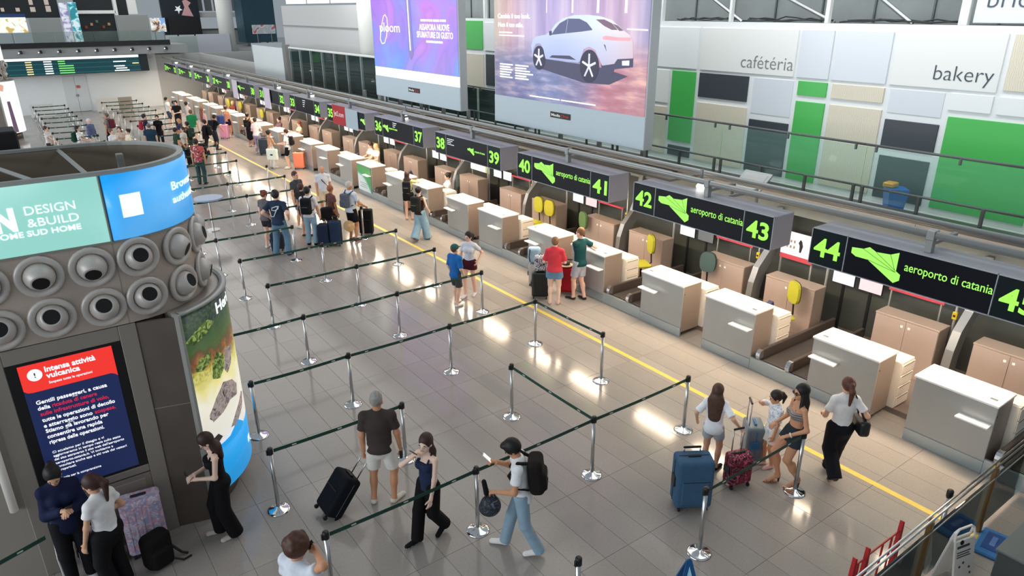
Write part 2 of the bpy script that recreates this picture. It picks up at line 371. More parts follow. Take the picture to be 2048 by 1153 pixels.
MB().cbox(0, 0, .05, 2.0, .15, 1.3, .01).build('pane', mat('grey_green_pane', (176, 188, 186), .3), t); MB().cbox(2.0, 0, .05, 4.4, .15, 1.4, .01).build('panel', mat('white_panel', (205, 208, 218), .4), t)
tag(MB().cyl(16.35, 60, 3.3, 9, .58, 28).build('column', mat('white_column', (226, 226, 220), .5), None, True), 'white round column standing at the far gallery', 'column')
def slab(name, x0, x1, z0, z1, y, m, label, cat, d=.25, group=None):
    if z0 < 3.7: return tag(MB().cbox(x0, y, z0, x1, y+d, z1, .01).build(name, m), label, cat, group)
    t = thing(name, label, cat, (0, 0, 0), 0, group); MB().cbox(x0, y, z0, x1, y+d, z1, .01).build('panel', m, t)
    for k in (.2, .8): MB().cbox(x0+(x1-x0)*k-.04, y+d*.4, 3.62, x0+(x1-x0)*k+.04, y+d*.6, z0, .006).build('leg', GREYM, t)
    return t
BK = mat('shop_black', (20, 28, 32), .4); SH = mat('shop_grey', (150, 154, 152), .5)
t = thing('shop', 'black shop facade with square window panes above the far gallery', 'shop', (0, 66, 3.6))
MB().box(-6, 0, 2.3, 6.0, .3, 6).build('wall', BK, t)
for x0, x1, z0, z1 in ((4.2, 4.45, 3.2, 3.9), (4.2, 4.52, 2.72, 3.05), (5.17, 5.45, 3.2, 3.9), (5.18, 5.5, 2.72, 3.13), (2.4, 2.6, 2.75, 3.0), (3.3, 3.55, 2.75, 3.0)):
    MB().box(x0, -.05, z0, x1, 0, z1).build('pane', mat('shop_pane', (196, 182, 170), .4, emit=.25), t)
MB().box(-6, -.04, 2.35, 3.8, 0, 2.6).build('blue_band', mat('shop_blue', (26, 58, 110), .4), t)
slab('lit_advert', -1.5, 3.75, 4.9, 5.95, 65.6, pattern('advert_town', [(188, 160, 96), (226, 226, 196), (236, 246, 250), (205, 232, 244)], 'noise', 1.6, emit=.75), 'bright wide lit advert with a town view at the far gallery', 'advert')
slab('counter_block', 3.9, 5.9, 3.62, 5.87, 65.4, SH, 'plain grey block beside the bright wide advert', 'counter')
slab('banner', 6.0, 6.5, 3.9, 6.93, 65.2, pattern('banner_a', [(150, 140, 190), (205, 205, 226), (236, 236, 240)], 'noise', 2.2, emit=.3), 'tall lilac banner beside the turquoise banner', 'banner', .08)
slab('banner', 6.56, 7.1, 3.7, 6.98, 65.0, pattern('banner_b', [(46, 140, 152), (90, 186, 200), (226, 240, 240), (120, 196, 214)], 'noise', 1.7, emit=.3), 'tall turquoise banner beside the lilac banner', 'banner', .08)
t = thing('shop', 'dark open shop under a white lintel at the far gallery', 'shop', (0, 66, 3.6))
MB().box(7.1, .3, 0, 9.7, .5, 6).build('wall', BK, t); MB().cbox(7.2, -.1, 2.56, 9.8, .25, 2.8, .02).build('lintel', WHITE, t)
MB().cbox(9.72, -.1, 0, 9.95, .3, 6, .02).build('jamb', WHITE, t); MB().cbox(10.7, -.1, 2.5, 11.35, .3, 6, .02).build('jamb', WHITE, t)
MB().box(10, .2, 2.4, 10.7, .3, 6).build('opening', BK, t)
for i in range(5): MB().cbox(7.5+.4*i, .1, 1.5+.2*(i % 3), 7.68+.4*i, .28, 1.7+.2*(i % 3), .02).build('goods', [mat('goods_red', (150, 60, 50)), mat('goods_tan', (190, 150, 110)), mat('goods_green', (80, 120, 90))][i % 3], t)
slab('partition', 9.7, 12.0, 3.62, 6.05, 65.8, SH, 'plain pale grey partition beside the dark open shop', 'partition')
slab('advert', 12.0, 13.1, 4.78, 5.82, 65.2, pattern('advert_beach', [(110, 84, 80), (206, 190, 170), (226, 232, 240), (130, 166, 214)], 'noise', 1.3, emit=.5), 'small square advert with sky and sand by the black screen', 'advert', .1)
t = thing('poster_wall', 'black poster wall with a figure and white star shape', 'poster', (0, 66, 3.6))
MB().box(13.1, 0, .9, 16.0, .3, 6).build('wall', mat('poster_navy', (24, 34, 44), .4), t)
MB().prism([(14.6, 2.4), (15.5, 2.3), (15.2, 3.1), (15.45, 3.35), (15.1, 3.6), (14.8, 3.5), (14.9, 3.0)], -.03, 0, 'y').build('figure', mat('figure_pink', (196, 150, 150), emit=.2), t)
MB().prism([(14.1, 2.75), (14.35, 2.75), (14.4, 2.5), (14.5, 2.75), (14.72, 2.8), (14.52, 2.95), (14.6, 3.15), (14.38, 3.02), (14.2, 3.1), (14.28, 2.9)], -.03, 0, 'y').build('star', mat('star_white', (236, 236, 236), emit=.3), t)
t = thing('display', 'large black display standing under the poster wall', 'display', (14.6, 65.4, 4.55)); MB().cbox(-1.2, 0, 0, 1.25, .12, 1.28, .02).build('screen', BLACK, t); MB().cbox(-.7, .02, -.93, -.6, .1, 0, .01).build('foot', BLACK, t); MB().cbox(.6, .02, -.93, .7, .1, 0, .01).build('foot', BLACK, t)
t = thing('shop_counter', 'long white and grey shop counter behind the round column', 'counter', (15.9, 66.4, 3.62))
MB().cbox(0, 0, 0, 5, .8, 1.2, .02).build('base', SH, t); MB().cbox(0, -.05, 2.2, 5, .3, 2.6, .02).build('sign_band', mat('pale_band', (200, 200, 196)), t); MB().cbox(-.1, -.1, 1.2, 5, .8, 1.3, .02).build('worktop', DGREY, t)
for i in range(6): MB().cbox(.2+.75*i, .9, 2.7, .75+.75*i, 1.1, 4.5, .02).build('locker', mat('locker_grey', (122, 124, 126), .5), t)
slab('billboard_tower', 18.3, 20.9, 3.9, 9.5, 62, mat('tower_petrol', (38, 74, 88), .35, noise=(.5, .25)), 'dark petrol blue tower block by the round column', 'tower', 2.0)
slab('tower_poster', 18.9, 20.8, 4.55, 5.25, 61.9, pattern('poster_pinkwhite', [(214, 120, 130), (236, 232, 232), (205, 212, 214)], 'noise', 1.5), 'torn white and pink poster on the petrol blue tower', 'poster', .06)
struct(MB().box(17.2, 56.9, 0, 19.5, 57.1, 4.05).build('wall_white_panel', mat('white_panel2', (214, 222, 224), .4)))
win = struct(MB().box(15.25, 33.5, 6.7, 15.3, 43.0, 8.2).build('window_1', mat('window_daylight', (250, 252, 255), .4, emit=1.3)))
for yy in (36.5, 39.7): MB().box(15.2, yy, 6.7, 15.26, yy+.08, 8.2).build('mullion', GREYM, win)
# gallery block past the billboards: grey block wall, glass enclosure, post
struct(MB().box(15.0, 28, 4.3, 15.3, 43.2, 6.6).build('wall_gallery_block', mat('block_grey', (190, 190, 190), .5)))
struct(MB().box(14.96, 28, 5.52, 15.0, 43.2, 5.58).build('trim_5', mat('block_seam', (140, 140, 140), .5)))
struct(MB().cyl(14.4, 30.6, 2.5, 9, .42, 24).build('wall_column', mat('white_column'  , (226, 226, 220), .5), None, True))
tag(MB().cbox(13.95, 30.2, 3.4, 14.0, 31.0, 4.5, .01).build('column_notice', WHITE), 'white sheet fixed round the column by the purple billboard', 'notice')
t = thing('glass_enclosure', 'tall glass enclosure on the gallery left of the purple billboard', 'glass screen', (13.35, 27.9, 2.55))
EG = glass_mat('enclosure_glass', (160, 190, 184), .26)
for i in range(7):
    MB().box(-.01, .03+1.44*i, .1, .01, 1.41+1.44*i, 1.98).build('glass_pane', EG, t); MB().cbox(-.03, 1.42+1.44*i-.03, 0, .03, 1.42+1.44*i+.03, 2.02, .006).build('mullion', GREYM, t)
MB().cbox(-.04, 0, 1.98, .04, 10.1, 2.06, .01).build('top_rail', PST, t)
DRW = mat('door_tan', (226, 200, 156), .5)
for i, y0 in enumerate((33.2, 35.0, 36.6)):
    tag(MB().cbox(14.9, y0, 2.5, 14.98, y0+1.1, 4.2, .01).build('lift_door', DRW), 'tan panel door behind the glass enclosure', 'door', 'tan doors behind the glass')
tag(MB().cbox(14.2, 31.2, 2.5, 14.8, 32.9, 3.5, .03).build('dark_cabinet', mat('cabinet_dark', (40, 50, 50), .4)), 'dark low cabinet behind the glass enclosure', 'cabinet')
struct(MB().box(13.25, 38.3, 2.5, 13.5, 38.75, 4.7).build('trim_6', GREYM)); struct(MB().box(13.3, 38.75, 2.5, 13.4, 44, 4.5).build('wall_gallery_white', mat('gallery_white', (220, 228, 230), .4)))
struct(MB().box(13.3, 44, 2.5, 13.5, 57, 3.5).build('wall_gallery_grey', FG))
# ------------------------------------------------------------------ check-in desks
PER = 4.06
def make_counter(even):
    t = thing('check_in_counter', 'x', 'counter')
    W = 1.15
    MB().cbox(.012, .004, .1, .565, W-.004, 1.108, .004).build('carcass', CSIDE, t)
    MB().cbox(0, 0, .205, .03, W, 1.106, .006).build('front_panel', CFRONT, t)
    MB().cbox(-.004, .0, 0, .03, W, .2, .006).build('kick_plate', KICK, t)
    MB().cbox(-.03, -.012, 1.108, .585, W+.012, 1.15, .008).build('worktop', WHITE, t)
    a, b = (W-.5, W-.03) if even else (.02, .46)
    MB().cbox(-.16, a, .795, 0, b, .825, .006).build('shelf', WHITE, t)
    c = W-.13 if even else .12
    MB().cbox(.11, c-.05, 1.15, .16, c+.05, 1.156, .002).build('name_plate', mat('plate_grey', (96, 96, 98), .5), t)
    for y in (0, W): MB().cyl(.06, y, .93, .96, .012, 8).build('lock', CHROME, t)
    return t
def make_drawers():
    t = thing('drawer_unit', 'x', 'drawers')
    DW = mat('drawer_cream', (236, 228, 214), .4)
    MB().cbox(0, 0, .1, .42, .5, .95, .008).build('body', DW, t)
    for i in range(4):
        d = MB().cbox(.0, -.018, .13+.2*i, .42, 0, .31+.2*i, .006).build('drawer', DW, t)
        MB().cbox(.04, -.024, .285+.2*i, .38, -.016, .3+.2*i, .002).build('grip', mat('grip_grey', (120, 116, 110)), d)
    return t
def make_cabinet():
    t = thing('back_cabinet', 'x', 'cabinet')
    MB().cbox(.012, 0, 0, .39, 1.13, 1.12, .004).build('carcass', CSIDE, t)
    MB().cbox(0, -.006, 1.12, .4, 1.136, 1.15, .006).build('top', TAUPET, t)
    for y0, y1, h in ((.008, .562, .5), (.568, 1.122, .63)):
        d = MB().cbox(0, y0, .06, .02, y1, 1.115, .004).build('door', TAUPE, t)
        MB().cbox(-.006, h-.022, .985, 0, h+.022, 1.03, .004).build('lock', WHITE, d)
    return t
def make_belt():
    t = thing('baggage_belt', 'x', 'conveyor')
    MB().cbox(0, 0, 0, .05, 1.19, .25, .006).build('plinth', KICK, t)
    MB().box(.05, .0, 0, 2.55, 1.07, .215).build('frame', mat('belt_frame', (112, 104, 98), .4, .4), t)
    BR_ = mat('belt_rubber', (70, 64, 60), .5); MB().cbox(.1, .03, .215, 2.5, .37, .25, .02).build('belt', BR_, t); MB().cbox(.1, .46, .215, 2.5, .98, .25, .02).build('belt', BR_, t)
    for y0 in (.38, 1.0):
        g = MB().cbox(.1, y0, .215, 2.55, y0+.07, .44, .012).build('side_guide', mat('guide_bronze', (110, 100, 94), .35, .6), t)
        q = MB(); q.prism([(.0+.09*(1-math.cos(R(a))), .33+.11*math.sin(R(a))) for a in range(-90, 91, 30)]+[(.13, .44), (.13, .22)], y0-.006, y0+.076, 'y')
        q.build('nose', CHROME, g)
    return t
def make_fin():
    """the curved grey upright between two cabinets"""
    t = thing('curved_upright', 'x', 'upright')
    fr = [(12.46, .1), (12.46, .6), (12.5, .9), (12.62, 1.22), (12.92, 1.52), (13.1, 1.9), (13.2, 2.45)]; bk = [(13.5, 2.45), (13.42, 1.8), (13.2, 1.4), (12.9, 1.05), (12.8, .7), (12.78, .1)]
    MB().prism([(a-12.46, b) for a, b in fr+bk], -.05, .05, 'y').build('blade', GREYM, t)
    MB().prism([(a-12.46-.012, b) for a, b in fr]+[(a-12.46+.02, b) for a, b in fr[::-1]], -.07, .07, 'y').build('front_edge', GREYM, t)
    return t
cE, cO, drw, cab, belt, fin = make_counter(True), make_counter(False), make_drawers(), make_cabinet(), make_belt(), make_fin()
first = {}
def place(proto, loc, label, group, rz=0):
    o = proto if proto not in first else copy_tree(proto); first[proto] = 1
    o.location = loc; o.rotation_euler = (0, 0, rz); o['label'] = label; o['group'] = group; return o
platform = struct(MB().box(11.25, 0, 0, 13.6, 57, .1).build('raised_floor', mat('raised_floor', (126, 112, 104), .4, noise=(2, .06))))
POLE = mat('pole_grey', (164, 164, 160), .4, .5)
NUM = {}
for k in range(13):
    y0 = 2.96+PER*k; od, ev = 45-2*k, 44-2*k
    if k >= 5: od, ev = 45-2*k, 44-2*k
    place(cO, (10.65, y0, 0), 'grey check-in counter with white top, number '+WN(od), 'check-in counters')
    place(cE, (10.65, y0+1.72, 0), 'grey check-in counter with white top, number '+WN(ev), 'check-in counters')
    place(drw, (11.24, y0-.1, 0), 'cream drawer unit with four drawers behind check-in counter '+WN(od), 'drawer units')
    place(drw, (11.24, y0+1.62, 0), 'cream drawer unit with four drawers behind check-in counter '+WN(ev), 'drawer units')
    place(cab, (12.55, y0-.0, .1 if 0 else 0), 'taupe two-door cabinet standing behind check-in counter '+WN(od), 'back cabinets')
    place(cab, (12.55, y0+1.68, 0), 'taupe two-door cabinet standing behind check-in counter '+WN(ev), 'back cabinets')
    place(belt, (10.65, y0+2.87, 0), 'baggage belt with bronze guides beside check-in counter '+WN(ev), 'baggage belts')
    place(fin, (12.46, y0+1.435, 0), 'curved grey metal upright between cabinets '+WN(ev)+' and '+WN(od), 'curved uprights')
place(belt, (10.65, 2.96-1.19, 0), 'baggage belt with bronze guides before check-in counter 45', 'baggage belts')
# poles, scanners, screens and red rail at the back
scr_mats = [mat('screen_white', (226, 230, 236), .3, emit=.55), mat('screen_pink', (226, 190, 200), .3, emit=.5), mat('screen_off', (110, 116, 122), .3, emit=.1)]
def make_pole(scan):
    t = thing('pole', 'x', 'pole'); MB().tube([(0, 0, .1), (0, 0, 2.46)], .024, 8).build('tube', POLE, t, True)
    if scan:
        MB().cbox(-.05, -.04, 1.28, .0, .04, 1.42, .01).build('scanner', mat('scanner_yellow', (206, 176, 36), .4), t); MB().cbox(-.056, -.02, 1.33, -.05, .02, 1.37, .002).build('window', BLACK, t)
    return t
def make_screen():
    t = thing('monitor', 'x', 'monitor'); MB().cbox(0, -.24, -.15, .03, .24, .15, .008).build('case', BLACK, t)
    MB().cbox(-.004, -.225, -.135, 0, .225, .135, .001).build('screen', scr_mats[0], t); MB().cbox(.03, -.03, -1.23, .06, .03, .05, .005).build('bracket', BLACK, t); return t
p0, p1, sc0 = make_pole(False), make_pole(True), make_screen()
REDR = mat('red_rail', (196, 70, 84), .4)
for k in range(13):
    y0 = 2.96+PER*k; od, ev = 45-2*k, 44-2*k
    place(p0, (12.98, y0+4.10, 0), 'thin grey pole beside the cabinet of counter '+WN(od-2), 'poles'); place(p1, (12.98, y0+1.77-.12, 0), 'thin grey pole with yellow scanner at cabinet '+WN(ev), 'poles')
    for j, dy in enumerate((3.87, 3.31)):
        o = place(sc0, (13.22, y0+dy, 1.33), ('left-hand', 'right-hand')[j]+' screen over the belt beside counter '+WN(ev), 'screens over the belts')
        mi = 0 if (k > 2 or j == 0) else 1
        if k == 1 and j == 1: mi = 2
        for ch in o.children:
            if ch.name.startswith('screen') and mi: ch.data = ch.data.copy(); ch.data.materials[0] = scr_mats[mi]
    t = thing('red_rail', 'red rail on grey legs behind the cabinet of counter '+WN(ev), 'rail', (13.1, y0+1.9, .1), 0, 'red rails')
    MB().cbox(-.02, 0, 1.32, .02, 1.0, 1.37, .006).build('bar', REDR, t)
    for yy in (.05, .95): MB().cbox(-.015, yy-.015, 0, .015, yy+.015, 1.32, .003).build('leg', POLE, t)
t = thing('notice_board', 'white notice board with red lower band between signs forty-three and forty-four', 'notice board', (13.1, 7.87, 1.42))
MB().cbox(0, -.38, .1, .02, .38, .6, .005).build('board', mat('board_white', (236, 238, 240), .4, emit=.35), t); MB().cbox(-.004, -.38, 0, .02, .38, .1, .004).build('band', REDR, t)
MB().prism([(-.1, .2), (-.06, .2), (-.05, .35), (-.02, .4), (-.06, .48), (-.1, .44), (-.13, .34)], -.004, 0, 'x').build('figure', BLACK, t)
for yy in (-.36, .36): MB().cbox(.02, yy-.02, -1.32, .05, yy+.02, .6, .004).build('leg', POLE, t)
for i in range(8): MB().box(-.004, .05+.08*(i % 4), .25+.12*(i//4), 0, .09+.08*(i % 4), .31+.12*(i//4)).build('pictogram', mat('picto', (160, 130, 130)), t)
t = thing('notice_board', 'white and green notice board behind counter thirty-seven', 'notice board', (13.0, 19.75, 1.3))
MB().cbox(0, -.55, 0, .02, .55, .5, .005).build('board', mat('board_white', (236, 238, 240), .4, emit=.35), t); MB().cbox(-.004, -.55, 0, 0, -.35, .5, .002).build('band', mat('board_green', (170, 206, 120), .4), t)
for y in (-.5, .5): MB().cbox(.02, y-.03, -1.2, .05, y+.03, .5, .004).build('post', POLE, t)
# red and green advert on the front of counter 35
t = thing('counter_advert', 'white and green advert sheet fixed to the front of counter thirty-five', 'advert', (10.632, 23.26, .1))
MB().cbox(-.008, .03, .06, 0, 1.12, .98, .003).build('sheet', mat('sheet_white', (226, 236, 236), .4), t)
MB().prism([(.03, .98), (1.12, .98), (1.12, .72), (.7, .66), (.4, .5), (.2, .3), (.03, .12)], -.012, -.008, 'x').build('wave', mat('wave_green', (80, 170, 96), .4), t)
MB().prism([(.03, .12), (.2, .3), (.4, .5), (.7, .66), (1.12, .72), (1.12, .66), (.72, .6), (.44, .44), (.24, .24), (.03, .04)], -.013, -.009, 'x').build('wave', mat('wave_teal', (120, 200, 190), .4), t)
for i in range(3): MB().box(-.012, .35, .2+.07*i, -.008, .95-.12*(i % 2), .22+.07*i).build('text_line', mat('line_grey', (120, 160, 150)), t)
# ------------------------------------------------------------------ number signs over the desks
LOGO = [(.70, 2.91), (.88, 2.93), (.97, 2.98), (1.08, 2.93), (1.30, 2.95), (1.42, 3.01), (1.42, 2.72), (1.49, 2.68), (1.49, 2.59), (1.41, 2.53), (.97, 2.78), (.78, 2.78), (.70, 2.82)]
LAMP = mat('sign_lamp', (255, 244, 226), .4, emit=74.0, ecol=(255, 228, 196))
LINEC = mat('logo_line', (40, 90, 20), .5)
WTXT = mat('lit_white', (226, 232, 236), .4, emit=.7)
UX, UZ = (0, -1, 0), (0, 0, 1)
def sign(k):
    y0 = 2.96+PER*k; yl, yr = y0+3.105, y0-.235; od, ev = 45-2*k, 44-2*k
    n1, n2 = str(ev), str(od)
    if k == 5: n1, n2 = '35', ''
    if k > 5: n1, n2 = str(ev-1+1-1+0+1), str(od)
    if k >= 6: n1, n2 = {6: ('33', '34'), 7: ('31', '32'), 8: ('29', '30'), 9: ('27', '28'), 10: ('25', '26'), 11: ('23', '24'), 12: ('21', '22')}[k]
    lab = 'dark overhead sign box reading '+WN(int(n1))+((' and '+WN(int(n2))) if n2 else ' beside red and blue sheets')
    t = thing('number_sign', lab, 'sign', (0, 0, 0), 0, 'number signs over the counters')
    MB().cbox(10.49, yr, 2.46, 11.05, yl, 3.07, .012).build('housing', SIGNS, t)
    MB().cbox(10.475, yl-.595, 2.475, 10.5, yl-.01, 3.055, .004).build('number_panel', SIGND, t)
    MB().cbox(10.475, yr+.01, 2.475, 10.5, yr+.595, 3.055, .004).build('number_panel', SIGND, t)
    MB().cbox(10.475, yr+.615, 2.475, 10.5, yl-.615, 3.055, .004).build('message_panel', SIGNB, t)
    for a in (yr, yr+.6, yl-.61, yl-.012):
        MB().box(10.466, a, 2.46, 10.495, a+.012, 3.07).build('frame_bar', SIGNF, t)
    for z in (2.458, 3.058): MB().box(10.466, yr, z, 10.495, yl, z+.012).build('frame_bar', SIGNF, t)
    ext = .003
    lettering(n1, GREEN, t, (10.472, yl-.07, 2.62), UX, UZ, width=.45, height=.31, bold=.022, name='number', ext=ext)
    if n2: lettering(n2, GREEN, t, (10.472, yr+.53, 2.62), UX, UZ, width=.45, height=.31, bold=.022, name='number', ext=ext)
    def logo(oy, s, txt):
        MB().prism([(yl-oy-(a-.70)*s, 2.765+(b-2.765)*s) for a, b in LOGO], 10.468, 10.474, 'x').build('logo', GREEN2, t)
        q = MB()
        if s > .9:
            for (a, b) in [((.88, 2.93), (1.42, 2.70)), ((1.08, 2.93), (1.42, 2.72)), ((1.30, 2.95), (1.40, 2.73)), ((.97, 2.78), (1.42, 2.70))]:
                q.tube([(10.467, yl-oy-(a[0]-.7)*s, 2.765+(a[1]-2.765)*s), (10.467, yl-oy-(b[0]-.7)*s, 2.765+(b[1]-2.765)*s)], .0035, 4)
            q.build('logo_folds', LINEC, t)
        if txt: lettering('aeroporto di catania', GREEN2, t, (10.472, yl-oy-.83*s, 2.765-.0*s), UX, UZ, width=1.19*s, height=.135*s, bold=.004)
    if k <= 2: logo(.70, 1.0, True)
    elif k == 3:
        logo(1.75, .42, True)
        for i in range(4): MB().box(10.47, yl-.7-.34+.08*(i % 3), 2.94-.05*i, 10.475, yl-.67, 2.955-.05*i).build('text_line', WTXT, t)
    elif k == 4:
        logo(.64, .5, True)
        for i in range(3): MB().box(10.47, yl-1.62+.06*i, 2.98-.06*i, 10.475, yl-1.35, 2.998-.06*i).build('text_line', WTXT, t)
    elif k == 5: logo(2.95, .45, False)
    elif k == 6:
        for i in range(4): MB().box(10.47, yl-1.8+.05*i, 2.95-.08*i, 10.475, yl-1.5, 2.97-.08*i).build('text_line', WTXT, t)
    elif k >= 8: logo(.66, .55, True)
    for c, w in ((y0+.575, 1.1), (y0+2.295, 1.1)):
        MB().cbox(10.66, c-w/2, 2.44, 10.90, c+w/2, 2.462, .004).build('lamp_panel', LAMP, t)
    return t
for k in range(13): sign(k)
yl5 = 2.96+PER*5+3.105
tag(MB().cbox(10.44, yl5-1.72, 2.42, 10.46, yl5-.56, 3.12, .003).build('hung_sheet', mat('sheet_red', (176, 26, 40), .4)), 'red sheet with white lettering hung over the sign thirty-five', 'sheet')
lettering('Jet2.com', mat('sheet_letters', (236, 220, 224), .5), bpy.data.objects['hung_sheet'], (10.436, yl5-.7, 2.73), UX, UZ, width=.9, bold=.01)
tag(MB().cbox(10.44, yl5-2.78, 2.40, 10.46, yl5-1.74, 3.08, .003).build('hung_sheet', mat('sheet_pale_blue', (168, 186, 196), .5)), 'plain pale blue sheet hung over the sign thirty-five', 'sheet')
for kk, o in ((7, .72), (8, -.2)):
    yy = 2.96+PER*kk+3.105-o
    tag(MB().cbox(10.42, yy-.9, 2.2, 10.44, yy-.05, 3.1, .003).build('hung_sheet', mat('sheet_lilac', (212, 202, 216), .5)), ('pale lilac sheet hung beside number 31', 'pale lilac sheet hung between numbers 30 and 31')[kk-7], 'sheet')
# pipework over the signs
PIPE = mat('pipe_grey', (158, 160, 158), .38, .5)
for xx, zz, rr, lb in ((10.66, 3.34, .055, 'front grey pipe running over the number signs'), (11.0, 3.24, .04, 'second grey pipe running behind the front pipe'), (11.35, 3.33, .05, 'third grey pipe running over the number signs'), (11.9, 3.14, .05, 'rear grey pipe running before the gallery')):
    tag(MB().tube([(xx, .5, zz), (xx, 56, zz)], rr, 10).build('pipe', PIPE, None, True), lb, 'pipe')
for k in range(13):
    yc = 2.96+PER*k+1.37
    t = thing('pipe_support', 'grey bracket post carrying the pipes on sign '+WN(44-2*k), 'bracket', (10.66, yc, 3.07), 0, 'pipe supports')
    MB().cbox(-.05, -.05, 0, .05, .05, .25, .006).build('post', GREYM, t); MB().cbox(-.07, -.06, .19, .07, .06, .34, .01).build('clamp', GREYM, t); MB().cbox(.0, -.03, .1, .8, .03, .16, .006).build('cross_arm', GREYM, t)
    if k in (1, 4, 6, 7) or k > 8:
        t = thing('bulb_lamp', 'white globe lamp over sign '+WN(44-2*k), 'lamp', (11.0, yc+.45, 2.98+.2), 0, 'globe lamps')
        MB().lathe([(.02, .05), (.06, .02), (.09, -.04), (.07, -.1), (.02, -.12)], 14).build('globe', mat('globe', (255, 250, 240), .3, emit=3.5), t, True); MB().cyl(0, 0, .05, .3, .03, 8).build('socket', GREYM, t)
# cable bundles behind the pipes
CBL = [mat('cable_beige', (168, 150, 130), .6), mat('cable_grey', (120, 122, 120), .6), mat('cable_dark', (58, 56, 54), .6)]
for q in range(5):
    random.seed(70+q); x0 = 12.2+.19*q
    pts = [(x0+random.uniform(-.05, .05), 10.8+i*1.2, 2.865+random.uniform(0, .05)) for i in range(30)]
    tag(MB().tube(pts, .03, 6).build('cable', CBL[q % 3]), ('beige', 'grey', 'dark')[q % 3]+' cable lying on the tray under the billboards', 'cable', 'cables on the tray')
struct(MB().box(12.0, 10.5, 2.78, 13.2, 57, 2.83).build('trim_7', mat('tray', (118, 112, 104), .6)))
# tilted hatch leaning over the pipes near sign forty-three
t = thing('hatch', 'tilted grey framed hatch panel over the pipes near sign forty-three', 'hatch', (12.1, 8.6, 2.9))
q = MB(); q.X = Matrix.Rotation(R(-38), 4, 'Y'); q.cbox(-.05, -.33, 0, .55, .33, .05, .01); q.build('frame', GREYM, t)
for yy in (-.3, .3): MB().cbox(-.03, yy-.02, -.3, .03, yy+.02, .06, .004).build('stay', GREYM, t); MB().cbox(-1.1, yy-.02, -.12+.2, 0, yy+.02, -.06+.2, .004).build('arm', GREYM, t)
q = MB(); q.X = Matrix.Rotation(R(-38), 4, 'Y'); q.cbox(.02, -.26, .05, .48, .26, .056, .004); q.build('panel', mat('hatch_panel', (176, 182, 180), .4), t)
# hanging posts between gallery and pipes under the billboards
for i in range(11):
    yy = 11.9+1.55*i
    if 17.6 < yy < 19.2: continue
    tag(MB().cbox(12.5, yy-.05, 2.84, 12.6, yy+.05, 3.36, .008).build('stub_post', GREYM), 'short grey stub post under a billboard', 'post', 'stub posts under the billboards')
# ------------------------------------------------------------------ chairs of the staff
def make_chair(col):
    t = thing('office_chair', 'x', 'chair'); c = mat('chair_'+'_'.join(map(str, col)), col, .6)
    q = MB(); n = 14; ring = []
    for i in range(n):
        a = 2*math.pi*i/n; ring.append((.18*math.copysign(abs(math.cos(a))**.6, math.cos(a)), .98+.23*math.copysign(abs(math.sin(a))**.7, math.sin(a))))
    q.prism(ring, -.25, -.19, 'y'); q.build('backrest', c, t)
    q = MB(); q.prism([(1.03*a, 1.03*(b-.98)+.98) for a, b in ring], -.262, -.25, 'y'); q.build('back_shell', BLACK, t)
    MB().cbox(-.23, -.2, .44, .23, .24, .52, .03).build('seat', c, t); MB().tube([(0, -.24, .75), (0, -.26, .5), (0, -.1, .42)], .02, 6).build('back_stem', BLACK, t)
    MB().cyl(0, 0, .14, .44, .028, 10).build('column', BLACK, t)
    q = MB()
    for i in range(5): a = R(72*i); q.tube([(0, 0, .13), (.27*math.cos(a), .27*math.sin(a), .07)], .02, 6)
    q.build('star_base', BLACK, t)
    for i in range(5): a = R(72*i); MB().cyl(.27*math.cos(a), .27*math.sin(a), 0, .06, .028, 8).build('castor', BLACK, t)
    return t
YG, TG, DG = (168, 166, 40), (62, 84, 84), (84, 112, 66)
chairs = {}
for (xx, yy, h, c, lb) in [(12.1, 7.4, 295, YG, 'yellow-green office chair turned aside behind counter forty-three'), (12.15, 9.45, 250, TG, 'dark teal office chair behind counter forty-two'), (12.1, 11.3, 295, YG, 'yellow-green office chair turned aside behind counter forty-one'),
     (12.2, 15.75, 265, YG, 'yellow-green office chair nearest cabinet thirty-nine of two'), (12.2, 15.25, 262, (176, 168, 44), 'second yellow-green office chair behind counter thirty-nine'), (12.15, 13.8, 280, DG, 'mid green office chair behind counter forty'),
     (11.85, 19.75, 290, TG, 'dark green office chair behind counter thirty-seven'), (12.1, 44.5, 260, YG, 'yellow-green office chair behind counter twenty-four'), (12.0, 40.2, 260, YG, 'yellow-green office chair behind counter twenty-seven'), (11.9, 46.3, 260, YG, 'yellow-green office chair behind counter twenty-three')]:
    if c not in chairs: chairs[c] = make_chair(c)
    place(chairs[c], (xx, yy, .1), lb, 'staff chairs', -R(h))
# dark blue bags and cloths hanging by the desks
NAVY = mat('navy_cloth', (24, 34, 72), .7)
for i, (xx, yy, zz, lb) in enumerate([(11.28, 7.2, 1.0, 'counter forty-three'), (12.5, 9.6, 1.0, 'the dark teal chair'), (11.28, 21.6, 1.05, 'counter thirty-six'), (11.28, 25.9, 1.0, 'counter thirty-four'), (11.28, 31.9, 1.0, 'counter thirty-one')]):
    q = MB(); q.prism([(-.16, -.1), (-.02, -.18), (.16, .02), (.1, .16), (-.04, .1), (-.14, .08)], -.05, .05, 'y'); q.build('cloth', NAVY)
    o = bpy.data.objects[[n for n in bpy.data.objects.keys() if n.startswith('cloth')][-1]]; o.location = (xx, yy, zz); tag(o, 'navy blue cloth hanging behind '+lb, 'cloth', 'navy cloths')
